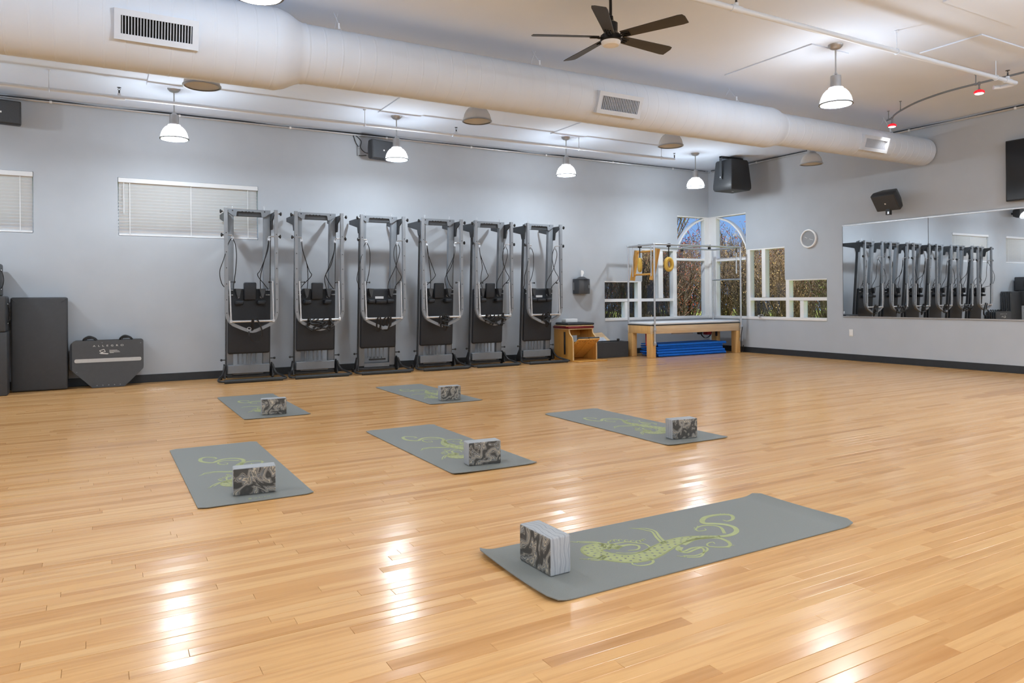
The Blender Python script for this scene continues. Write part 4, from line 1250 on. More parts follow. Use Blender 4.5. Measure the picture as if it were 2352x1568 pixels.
for i, (pos, ang, c0, c1, lb, bpos, brot, blb) in enumerate(mats):
    t = thing('yoga_mat', lb, 'yoga mat', (pos[0], pos[1], 0.0004), math.radians(ang), 'grey yoga mats')
    obj('mat_sheet', mat_mesh(c0, c1, i), 'mat', t, smooth=60)
    o = bpy.data.objects.new('lizard_print', print_me); COL.objects.link(o); o.parent = t; o['label'] = 'pale green lizard print'
    o = bpy.data.objects.new('brand_mark', logo_me); COL.objects.link(o); o.parent = t; o.location = (0.02, 0, 0.0)
    bm = nb(); bx(bm, -0.05, 0.05, -0.115, 0.115, 0.0, 0.152, 0.008, 3)
    o = tag(obj('yoga_block', bm, 'marble'), blb, 'yoga block', 'marbled yoga blocks')
    o.location = (bpos[0], bpos[1], 0.0055); o.rotation_euler = (0, 0, math.radians(brot + (1.5, -7, -6, -6, -6, -8)[i]))

# ------------------------------------------------------------------ upright pilates reformers
YO = 0.5            # reformer roots stand 0.5 m off the wall
def ly(z): return -0.375 - 0.07 * z + YO       # front face of the leaning frame, local y
def lbx(bm, x0, x1, o0, o1, z0, z1, bev=0.004, seg=1):
    """box following the lean of the frame; o = offset behind (+) or before (-) the frame's front face"""
    vs = bx(bm, x0, x1, o0, o1, z0, z1, bev, seg)
    for v in {v for v in vs if v.is_valid}: v.co.y += ly(v.co.z)

def reformer_parts():
    P = []          # (name, mesh, child parts)
    add = lambda n, bm, m, sm=35: P.append((n, finish(bm, n, m, sm)))
    for s in (-1, 1):
        a, b = sorted((s * 0.197, s * 0.283))
        add('frame_rail', one(lbx, a, b, 0.0, 0.075, 0.09, 2.335, 0.006, 2), 'steel')
        a, b = sorted((s * 0.284, s * 0.296))
        bm = nb(); lbx(bm, a, b, 0.012, 0.06, 0.12, 2.20, 0.001)
        for k in range(26):
            z = 0.25 + k * 0.075
            lbx(bm, *sorted((s * 0.2955, s * 0.2985)), 0.03, 0.042, z, z + 0.03, 0.0)
        add('side_track', bm, 'steel_dark')
    # notched crossbar at the top
    bm = nb()
    poly = [(-0.283, 2.345), (-0.283, 2.30), (-0.20, 2.245), (-0.168, 2.245), (-0.160, 2.30), (-0.15, 2.312), (0.15, 2.312), (0.160, 2.30), (0.168, 2.245), (0.20, 2.245), (0.283, 2.30), (0.283, 2.345)]
    prism(bm, poly[::-1], 0.0, 0.02, axes((0, ly(2.3) - 0.012, 0), (1, 0, 0), (0, 0, 1), (0, 1, 0)))
    add('crossbar', bm, 'steel', 20)
    bm = nb(); bx(bm, -0.20, 0.20, ly(2.3) + 0.01, ly(2.3) + 0.075, 2.25, 2.335, 0.003, 1); add('crossbar_channel', bm, 'steel_dark')
    bm = nb()
    for x in (-0.09, -0.04, 0.0, 0.05):
        bx(bm, x - 0.006, x + 0.006, ly(2.3) - 0.014, ly(2.3) - 0.008, 2.305, 2.318)
    for x in (-0.215, 0.205): lathe(bm, [(0.008, 0), (0.008, 0.004)], 10, T(x, ly(2.3) - 0.012, 2.322) @ RX(90))
    add('gear_notch', bm, 'hole')
    for x in (-0.217, 0.2):
        bm = nb(); y = ly(2.3) + 0.005
        tube(bm, [(x, y, 2.34), (x, y, 2.375)], 0.006, 8)
        tube(bm, [(x + 0.010 * math.cos(k * math.pi / 6), y, 2.387 + 0.010 * math.sin(k * math.pi / 6)) for k in range(12)], 0.0035, 6, closed=True)
        add('eye_bolt', bm, 'chrome')
    # bent tower frame folded over the carriage
    yp = -0.70 + YO
    half = [(-0.325, yp, 2.335), (-0.325, yp, 1.6), (-0.325, yp, 0.98), (-0.322, yp, 0.92), (-0.308, yp, 0.86), (-0.28, yp, 0.81), (-0.24, yp, 0.772), (-0.12, yp, 0.716), (-0.04, yp, 0.685), (0.0, yp, 0.679)]
    path = half + [(-x, y, z) for x, y, z in half[-2::-1]]
    bm = nb(); band(bm, path, 0.05, 0.042, (0, 1, 0)); add('tower_frame', bm, 'steel_lit', 30)
    bm = nb()
    for s in (-1, 1):
        for z in (2.0, 1.745, 1.533, 1.32, 1.107, 0.93):
            lathe(bm, [(0.007, 0), (0.007, 0.004), (0.003, 0.006)], 8, T(s * 0.325, yp - 0.025, z) @ RX(90))
    add('bolt_row', bm, 'steel_dark')
    for s in (-1, 1):
        # wedge bracket back to the wall
        bm = nb()
        poly = [(-0.70, 2.305), (-0.05, 2.305), (-0.05, 2.25), (-0.44, 2.17), (-0.47, 2.08), (-0.56, 2.08), (-0.585, 2.2), (-0.70, 2.255)]
        prism(bm, poly, -0.008, 0.008, axes((s * 0.302, YO, 0), (0, 1, 0), (0, 0, 1), (1, 0, 0)))
        add('wall_bracket', bm, 'steel_dark', 20)
        for z, x1, x2 in ((2.285, 0.30, 0.395), (1.972, 0.25, 0.385)):
            bm = nb()
            tube(bm, [(s * x1, yp, z), (s * (x2 - 0.012), yp, z)], 0.008, 8); add('knob_shaft', bm, 'chrome')
            bm = nb(); lathe(bm, [(0.010, 0), (0.012, 0.012), (0.026, 0.018), (0.026, 0.03), (0.018, 0.035)], 14, T(s * (x2 - 0.03), yp, z) @ RY(90 * s)); add('knob', bm, 'black')
        bm = nb()
        tube(bm, [(s * 0.29, yp, 1.972), (s * 0.238, yp + 0.05, 1.972)], 0.007, 8)
        tube(bm, [(s * 0.238 + 0.014 * math.cos(k * math.pi / 6), yp + 0.05, 1.938 + 0.026 * math.sin(k * math.pi / 6)) for k in range(12)], 0.006, 6, closed=True)
        lathe(bm, [(0.018, -0.006), (0.012, 0), (0.018, 0.006)], 12, T(s * 0.238, yp + 0.05, 1.93) @ RX(90))
        add('pulley', bm, 'chrome')
    # carriage and what sits on it
    bm = nb(); lbx(bm, -0.278, 0.278, -0.062, -0.004, 0.362, 1.255, 0.026, 4); add('carriage_pad', bm, 'vinyl')
    bm = nb(); lbx(bm, -0.272, 0.272, -0.004, 0.03, 0.38, 1.24, 0.003); add('carriage_base', bm, 'black')
    for s in (-1, 1):
        bm = nb(); lbx(bm, *sorted((s * 0.092, s * 0.20)), -0.18, -0.06, 1.035, 1.095, 0.02, 3); add('shoulder_rest', bm, 'vinyl')
        bm = nb()
        prism(bm, [(0.12, 1.255), (0.195, 1.258), (0.19, 1.22), (0.165, 1.13), (0.145, 1.14)][::s], -0.16, -0.085, axes((0, ly(1.2), 0), (s, 0, 0), (0, 0, 1), (0, 1, 0))); add('shoulder_post', bm, 'steel_dark')
        bm = nb(); tube(bm, [(s * 0.152 + 0.015 * math.cos(k * math.pi / 7), ly(1.15) - 0.085, 1.145 + 0.015 * math.sin(k * math.pi / 7)) for k in range(14)], 0.0035, 6, closed=True); add('ring', bm, 'chrome')
        bm = nb()
        for z in (1.172, 1.238):
            for dx in (0.222, 0.245, 0.262):
                lathe(bm, [(0.008, 0), (0.008, 0.012), (0.004, 0.016)], 8, T(s * dx, ly(z) - 0.06, z) @ RX(90))
            tube(bm, [(s * 0.215, ly(z) - 0.066, z), (s * 0.268, ly(z) - 0.066, z)], 0.004, 6)
        add('rope_cleat', bm, 'chrome')
    # silver push-through bar
    yb = -0.725 + YO
    bm = nb()
    tube(bm, [(-0.288, yb, 1.36), (-0.272, yb, 0.822)], 0.0125, 12); tube(bm, [(0.268, yb, 1.36), (0.276, yb, 0.822)], 0.0125, 12)
    tube(bm, [(-0.29, yb, 0.815), (0.292, yb, 0.815)], 0.0155, 12)
    for s in (-1, 1): bx(bm, s * 0.274 - 0.018, s * 0.274 + 0.018, yb - 0.018, yb + 0.018, 0.797, 0.837, 0.004, 1)
    add('push_bar', bm, 'alu')
    for s in (-1, 1):
        bm = nb(); x = s * 0.278
        tube(bm, [(x, yb, 1.345), (x - s * 0.045, yb, 1.345)], 0.005, 6); lathe(bm, [(0.014, 0), (0.014, 0.014)], 10, T(x - s * 0.05, yb, 1.345) @ RY(-90 * s)); add('bar_pin', bm, 'black')
    # springs and foot
    for k in range(5):
        x = -0.132 + 0.06 * k
        bm = nb()
        prof = []
        for j in range(14):
            z = 0.215 + j * 0.012; prof += [(0.0105, z), (0.0125, z + 0.006)]
        lathe(bm, prof, 8, T(x, ly(0.28) + 0.02, 0)); add('spring', bm, 'steel', 60)
    bm = nb(); lbx(bm, -0.20, 0.20, 0.0, 0.07, 0.07, 0.13, 0.004); add('end_frame', bm, 'steel')
    bm = nb(); bx(bm, -0.285, 0.285, ly(0) - 0.02, ly(0) + 0.09, 0.03, 0.062, 0.006, 1); add('base_block', bm, 'black')
    for s in (-1, 1):
        bm = nb()
        prism(bm, [(-0.46, 0.03), (-0.30, 0.02), (-0.28, 0.10), (-0.37, 0.225), (-0.43, 0.20)], -0.008, 0.008, axes((s * 0.315, YO, 0), (0, 1, 0), (0, 0, 1), (1, 0, 0))); add('side_plate', bm, 'black', 20)
        bm = nb(); lathe(bm, [(0.008, -0.014), (0.03, -0.014), (0.03, 0.014), (0.008, 0.014)], 16, T(s * 0.345, -0.30 + YO, 0.032) @ RY(90)); add('transport_wheel', bm, 'black')
        bm = nb(); tube(bm, [(s * 0.295, ly(0.28), 0.282), (s * 0.34, ly(0.28), 0.282)], 0.007, 8)
        lathe(bm, [(0.004, -0.016), (0.014, -0.010), (0.017, 0.0), (0.014, 0.010), (0.004, 0.016)], 12, T(s * 0.352, ly(0.28), 0.282)); add('ball_knob', bm, 'black')
    # black stand bar lying on the floor in front
    hp = [(-0.315, -0.44 + YO, 0.20), (-0.335, -0.47 + YO, 0.13), (-0.36, -0.52 + YO, 0.08), (-0.41, -0.60 + YO, 0.05), (-0.432, -0.68 + YO, 0.036), (-0.430, -0.76 + YO, 0.03), (-0.40, -0.81 + YO, 0.029), (-0.30, -0.815 + YO, 0.029)]
    bm = nb(); tube(bm, smooth_path(hp, 5) + [Vector((-x, y, z)) for x, y, z in smooth_path(hp, 5)[::-1]], 0.015, 10); add('stand_bar', bm, 'black')
    bm = nb(); tube(bm, [(-0.375, -0.815 + YO, 0.027), (0.375, -0.815 + YO, 0.027)], 0.0245, 14); add('foam_grip', bm, 'foam')
    return P
RP = reformer_parts()
# pieces that differ from machine to machine
def cover_mesh():
    bm = nb(); lbx(bm, -0.277, 0.277, -0.06, -0.002, 0.092, 0.207, 0.005, 1); return finish(bm, 'spring_cover', 'steel')
def bare_bar_mesh():
    bm = nb(); lbx(bm, -0.13, 0.13, -0.03, 0.0, 0.175, 0.20, 0.006, 2)
    for x in (-0.11, -0.05, 0.01, 0.07): tube(bm, [(x, ly(0.19) - 0.02, 0.20), (x, ly(0.2), 0.225)], 0.004, 6)
    return finish(bm, 'spring_bar', 'black')
def head_up():
    bm = nb(); lbx(bm, -0.082, 0.082, -0.125, -0.068, 1.10, 1.342, 0.016, 3); return finish(bm, 'headrest', 'vinyl')
def head_down():
    bm = nb(); lbx(bm, -0.085, 0.085, -0.17, -0.07, 1.035, 1.085, 0.014, 3); return finish(bm, 'headrest', 'vinyl')
def head_label():
    bm = nb(); lbx(bm, -0.065, 0.065, -0.068, -0.064, 1.105, 1.14, 0.0)
    return finish(bm, 'instruction_label', 'paper', 0)
COVER, BARE, HUP, HDN, HLB = cover_mesh(), bare_bar_mesh(), head_up(), head_down(), head_label()
yp_ = -0.70 + YO
def rope_pair(seed, loops):
    out = []
    rnd = random.Random(seed)
    for s in (-1, 1):
        bm = nb()
        x0 = s * 0.238; y = yp_ + 0.05
        j = lambda a: rnd.uniform(-a, a)
        yc = ly(1.25) - 0.09
        if loops[0 if s < 0 else 1] == 'out':       # loop swings outside the post
            A = [(x0, y, 1.945), (s * 0.29, y - 0.02, 1.86), (s * 0.36, yp_ - 0.04, 1.65 + j(.03)), (s * 0.41, yp_ - 0.03, 1.45 + j(.04)), (s * 0.38, yp_ + 0.02, 1.33), (s * 0.30, yc + 0.05, 1.26), (s * 0.25, yc, 1.20)]
            B = [(x0, y, 1.945), (s * 0.20, y - 0.01, 1.85), (s * 0.185, y, 1.7), (s * 0.195, y + 0.02, 1.5), (s * 0.205, yc + 0.03, 1.30), (s * 0.2, yc, 1.22)]
        elif loops[0 if s < 0 else 1] == 'cross':
            A = [(x0, y, 1.95), (s * 0.19, y - 0.01, 1.85), (s * 0.19, y, 1.72), (s * 0.24, y, 1.55), (s * 0.29, y - 0.03, 1.42), (s * 0.25, yc, 1.30), (s * 0.23, yc, 1.22)]
            B = [(x0, y, 1.95), (s * 0.275, y - 0.01, 1.86), (s * 0.265, y, 1.74), (s * 0.21, y + 0.02, 1.56), (s * 0.15, yc + 0.03, 1.36), (s * 0.12, yc, 1.22)]
        else:                                        # hang straight down
            A = [(x0, y, 1.945), (s * (0.225 + j(.01)), y, 1.8), (s * (0.18 + j(.03)), y + 0.01, 1.6), (s * (0.13 + j(.02)), yc + 0.04, 1.42), (s * 0.14, yc, 1.24)]
            B = [(x0, y, 1.945), (s * 0.22, y - 0.01, 1.78), (s * (0.12 + j(.02)), y, 1.52), (s * (0.10 + j(.02)), y, 1.44), (s * 0.19, yc, 1.32), (s * 0.245, yc, 1.25)]
        for q in (A, B): tube(bm, smooth_path(q, 7), 0.0055, 6)
        out.append(finish(bm, 'rope', 'rope', 60))
    return out
def strap_bundle(seed, kind):
    rnd = random.Random(seed)
    out = []
    yb = -0.725 + YO
    def loop(x, dx, z0, z1, w=0.024):
        bm = nb()
        n = 16; pts = []
        for k in range(n + 1):
            a = 2 * math.pi * k / n
            pts.append((x + dx * math.sin(a), yb - 0.024 * math.cos(a) - 0.012, (z0 + z1) / 2 + (z1 - z0) / 2 * math.cos(a)))
        band(bm, pts, w, 0.006, (1, 0.25, 0.0))
        out.append(finish(bm, 'strap', 'strap', 50))
    if kind == 'loop':
        loop(0.0, 0.008, 0.655, 0.85)
        bm = nb(); band(bm, smooth_path([(-0.05, yb - 0.02, 0.68), (-0.045, yb - 0.03, 0.61), (0.0, yb - 0.01, 0.545), (0.06, yb, 0.53), (0.11, yb, 0.58), (0.125, yb - 0.01, 0.66), (0.10, yb - 0.02, 0.75), (0.06, yb - 0.02, 0.84), (0.05, yb - 0.02, 0.86)], 6), 0.03, 0.015, (0.1, 1, 0))
        out.append(finish(bm, 'strap', 'strap', 50))
        bm = nb(); tube(bm, [(-0.05 + 0.025 * math.cos(k * math.pi / 7), yb - 0.03, 0.715 + 0.02 * math.sin(k * math.pi / 7)) for k in range(14)], 0.004, 6, closed=True); out.append(finish(bm, 'metal_ring', 'chrome'))
    elif kind == 'tangle':
        for q in range(5):
            x = -0.16 + 0.07 * q + rnd.uniform(-.02, .02)
            bm = nb(); P_ = [(x, yb - 0.03, 0.83)]
            for k in range(5): P_.append((x + rnd.uniform(-.08, .08), yb - rnd.uniform(0.02, 0.05), 0.80 - 0.03 * k + rnd.uniform(-.03, .03)))
            P_.append((x + 0.04, yb - 0.03, 0.69))
            band(bm, smooth_path(P_, 5), 0.028, 0.011, (0.8, 0.4, 0.3)); out.append(finish(bm, 'strap', 'strap', 50))
        loop(0.13, 0.01, 0.65, 0.86); loop(-0.17, 0.01, 0.70, 0.85)
    elif kind == 'two':
        loop(-0.09, 0.03, 0.62, 0.85); loop(0.07, 0.03, 0.66, 0.85); loop(0.03, 0.05, 0.63, 0.84)
        bm = nb(); bx(bm, -0.05, 0.04, yb - 0.035, yb - 0.02, 0.65, 0.70, 0.005, 1); out.append(finish(bm, 'buckle', 'steel'))
    else:
        loop(0.03, 0.03, 0.60, 0.87, 0.03); loop(-0.05, 0.03, 0.68, 0.85)
        for q in range(3):
            bm = nb(); P_ = [(-0.02 + 0.03 * q, yb - 0.03, 0.84)] + [(rnd.uniform(-.07, .09), yb - rnd.uniform(.02, .05), 0.80 - 0.035 * k) for k in range(5)]
            band(bm, smooth_path(P_, 5), 0.028, 0.011, (0.8, 0.4, 0.3)); out.append(finish(bm, 'strap', 'strap', 50))
    return out
machines = [
    (-9.17, 'up', True, ('out', 'straight'), 'loop', 'upright folded grey reformer, first from the left, in front of the blinds'),
    (-8.25, 'up', True, ('straight', 'straight'), 'tangle', 'upright folded grey reformer, second from the left'),
    (-7.305, 'down', False, ('out', 'cross'), 'two', 'upright folded grey reformer, third from the left, without its spring cover'),
    (-6.345, 'up', True, ('straight', 'straight'), 'knot', 'upright folded grey reformer, fourth from the left'),
    (-5.437, 'up', True, ('straight', 'cross'), 'tangle', 'upright folded grey reformer, fifth from the left, second from the right'),
    (-4.472, 'down', True, ('out', 'cross'), 'knot', 'upright folded grey reformer nearest the wooden chair, last of the row'),
]
def put(name, me, parent):
    o = bpy.data.objects.new(name, me); COL.objects.link(o); o.parent = parent; return o
for i, (x, hd, cov, lp, st, lb) in enumerate(machines):
    t = thing('pilates_reformer', lb, 'reformer', (x, -YO, -0.001), 0, 'upright reformers along the back wall')
    for n, me in RP: put(n, me, t)
    if cov: put('spring_cover', COVER, t)
    else: put('spring_bar', BARE, t)
    if hd == 'up': put('headrest', HUP, t)
    else: h = put('headrest', HDN, t); put('instruction_label', HLB, t)
    for me in rope_pair(40 + i, lp): put('rope', me, t)
    for me in strap_bundle(60 + i, st): put(me.name.split('.')[0], me, t)

# ------------------------------------------------------------------ black boxes, padded panels and jump boards on the left
def padded(name, label, x0, x1, y0, y1, z0, z1, group, bev=0.03, mat='vinyl_box', cat='padded box', handle=False):
    t = thing(name, label, cat, ((x0 + x1) / 2, (y0 + y1) / 2, z0), 0, group)
    hx, hy = (x1 - x0) / 2, (y1 - y0) / 2
    bm = nb(); bx(bm, -hx, hx, -hy, hy, 0, z1 - z0, bev, 4); obj('cushion', bm, mat, t)
    if handle:
        bm = nb(); h = (z1 - z0) / 2
        band(bm, smooth_path([(hx - 0.004, 0, h + 0.12), (hx + 0.02, 0, h + 0.07), (hx + 0.03, 0, h), (hx + 0.02, 0, h - 0.07), (hx - 0.004, 0, h - 0.12)], 5), 0.03, 0.006, (0, 1, 0)); obj('strap_handle', bm, 'strap', t)
        bm = nb()
        for z in (h + 0.115, h - 0.115): lathe(bm, [(0.009, 0), (0.007, 0.004)], 8, T(hx + 0.004, 0, z) @ RY(90))
        obj('handle_rivet', bm, 'chrome', t)
    return t
padded('sitting_box', 'bottom black padded box of the stack cut by the left edge', -12.62, -11.912, -0.62, -0.34, 0.0008, 0.748, 'stack of black boxes at the left edge', 0.014)
padded('sitting_box', 'middle black padded box of the stack cut by the left edge', -12.60, -11.925, -0.62, -0.20, 0.7488, 1.172, 'stack of black boxes at the left edge', 0.02, handle=True)
padded('sitting_box', 'topmost black padded box with a strap handle, cut by the left edge', -12.66, -11.995, -0.60, -0.06, 1.1728, 1.57, 'stack of black boxes at the left edge', 0.025, handle=True)
# five padded panels leaning on the wall, the front one facing us
for k in range(5):
    yb = -0.285 + k * 0.054
    th = 0.05
    words = ('front charcoal padded panel standing on end against the wall', 'second charcoal padded panel behind the front panel', 'middle charcoal padded panel of the leaning stack', 'fourth charcoal padded panel of the leaning stack', 'charcoal padded panel nearest the wall in the leaning stack')
    t = thing('padded_panel', words[k], 'padded panel', (-11.61, yb, 0.002), 0, 'padded panels leaning on the wall')
    t.rotation_euler = (math.radians(-1.0), 0, 0)
    bm = nb(); bx(bm, -0.295, 0.295, -th / 2, th / 2, 0.003, 1.155, 0.022, 4)
    obj('panel_cushion', bm, 'vinyl_box', t)
    if k == 0:
        for sx, sz in ((-1, 1), (1, 1), (-1, 0), (1, 0)):
            zc = 1.11 if sz else 0.05
            bm = nb(); band(bm, [(sx * 0.288, -th / 2 + 0.006, zc + (0.03 if sz else -0.03)), (sx * 0.262, -th / 2 - 0.003, zc + (0.004 if sz else 0.0)), (sx * 0.225, -th / 2 + 0.0008, zc + (-0.018 if sz else 0.022))], 0.012, 0.006, (sx * 0.5, 0, 0.86)); obj('corner_fold', bm, 'vinyl_box', t)
# jump boards
def text_mesh(body, size, M, mat, space=1.0):
    cu = bpy.data.curves.new('lettering', 'FONT'); cu.body = body; cu.size = size; cu.extrude = 0.0006; cu.align_x = 'CENTER'; cu.space_character = space
    o = bpy.data.objects.new('tmp', cu); COL.objects.link(o)
    dg = bpy.context.evaluated_depsgraph_get(); dg.update()
    me = bpy.data.meshes.new_from_object(o.evaluated_get(dg)); bm = nb(); bm.from_mesh(me)
    bmesh.ops.transform(bm, matrix=M, verts=bm.verts)
    bpy.data.objects.remove(o); bpy.data.meshes.remove(me)
    return finish(bm, 'lettering', mat, 0)
def rounded_poly(poly, rs, n=5):
    out = []
    m = len(poly)
    for i in range(m):
        p = Vector(poly[i]); a = (Vector(poly[i - 1]) - p).normalized(); b = (Vector(poly[(i + 1) % m]) - p).normalized()
        r = rs[i]
        if r <= 0: out.append(tuple(p)); continue
        for k in range(n + 1):
            f = k / n
            q = (p + a * r) * (1 - f) ** 2 + p * 2 * f * (1 - f) + (p + b * r) * f * f
            out.append(tuple(q))
    return out
JB = rounded_poly([(-0.40, 0.60), (-0.40, 0.225), (-0.18, 0.002), (0.18, 0.002), (0.40, 0.225), (0.40, 0.60)], [0.04, 0.02, 0.01, 0.01, 0.02, 0.04])
def jump_board(label, y, front=False, x=-10.868):
    t = thing('jump_board', label, 'jump board', (x, y, 0.0008), 0, 'jump boards leaning by the padded panels')
    t.rotation_euler = (math.radians(-2.5), 0, 0)
    MB_ = axes((0, 0, 0), (1, 0, 0), (0, 0, 1), (0, -1, 0))
    bm = nb(); prism(bm, JB, -0.012, 0.012, MB_); obj('board', bm, 'board', t, smooth=25)
    bm = nb(); prism(bm, rounded_poly([(-0.425, 0.585), (-0.425, 0.23), (0.385, 0.23), (0.385, 0.6)], [0.06, 0.03, 0.03, 0.05]), -0.036, -0.0125, MB_); obj('back_pad', bm, 'vinyl', t, smooth=30)
    for xc in (-0.21, 0.20):
        bm = nb()
        for d in (0.0, 0.02):
            tube(bm, smooth_path([(xc - 0.07 + d, 0.02 - d, 0.592), (xc - 0.065 + d, 0.01, 0.622), (xc - 0.02, 0.0, 0.648 - d), (xc + 0.04, -0.005, 0.628), (xc + 0.075, 0.005, 0.594)], 5), 0.008, 7)
        obj('strap_loop', bm, 'strap', t)
    if front:
        bm = nb(); prism(bm, rounded_poly([(-0.375, 0.372), (-0.375, 0.325), (0.375, 0.325), (0.375, 0.372)], [0.022] * 4), 0.012, 0.0145, MB_); obj('grey_band', bm, 'band', t, smooth=25)
        put('lettering', text_mesh('ALLEGRO', 0.030, T(0, -0.0128, 0.522) @ RX(90) @ Matrix.Diagonal((1.45, 1, 1, 1)), 'ink', 2.2), t)['label'] = 'white lettering ALLEGRO'
        bm = nb()
        for a, b in (((-0.10, 0.47), (-0.08, 0.448)), ((-0.10, 0.47), (-0.05, 0.487)), ((-0.05, 0.487), (-0.035, 0.455)), ((-0.08, 0.448), (-0.035, 0.455)), ((-0.095, 0.44), (0.0, 0.43)), ((-0.09, 0.432), (-0.005, 0.425)), ((-0.10, 0.436), (-0.06, 0.447))):
            band(bm, [(a[0], -0.0127, a[1]), (b[0], -0.0127, b[1])], 0.001, 0.006, (0, 1, 0))
        for z, x0, x1 in ((0.470, 0.01, 0.10), (0.458, 0.01, 0.12), (0.446, 0.01, 0.13), (0.437, 0.015, 0.06)):
            bx(bm, x0, x1, -0.0132, -0.0122, z, z + 0.004)
        obj('printed_diagram', bm, 'ink', t, smooth=0)
        bm = nb()
        for x_ in (-0.13, -0.065, 0.0, 0.065, 0.13): lathe(bm, [(0.007, 0), (0.006, 0.003)], 8, T(x_, -0.012, 0.03) @ RX(90))
        for x_, z_ in ((-0.35, 0.21), (0.37, 0.555), (-0.07, 0.572)): lathe(bm, [(0.006, 0), (0.005, 0.003)], 8, T(x_, -0.012, z_) @ RX(90))
        obj('screw_head', bm, 'steel', t)
jump_board('charcoal jump board marked ALLEGRO leaning in front of its stack', -0.335, True)
for k, w in enumerate(('second jump board just behind the front one', 'third jump board of the leaning stack', 'fourth jump board of the leaning stack', 'fifth jump board, nearest the wall')):
    jump_board(w, -0.282 + k * 0.056, False, -10.868 + 0.004 * k)

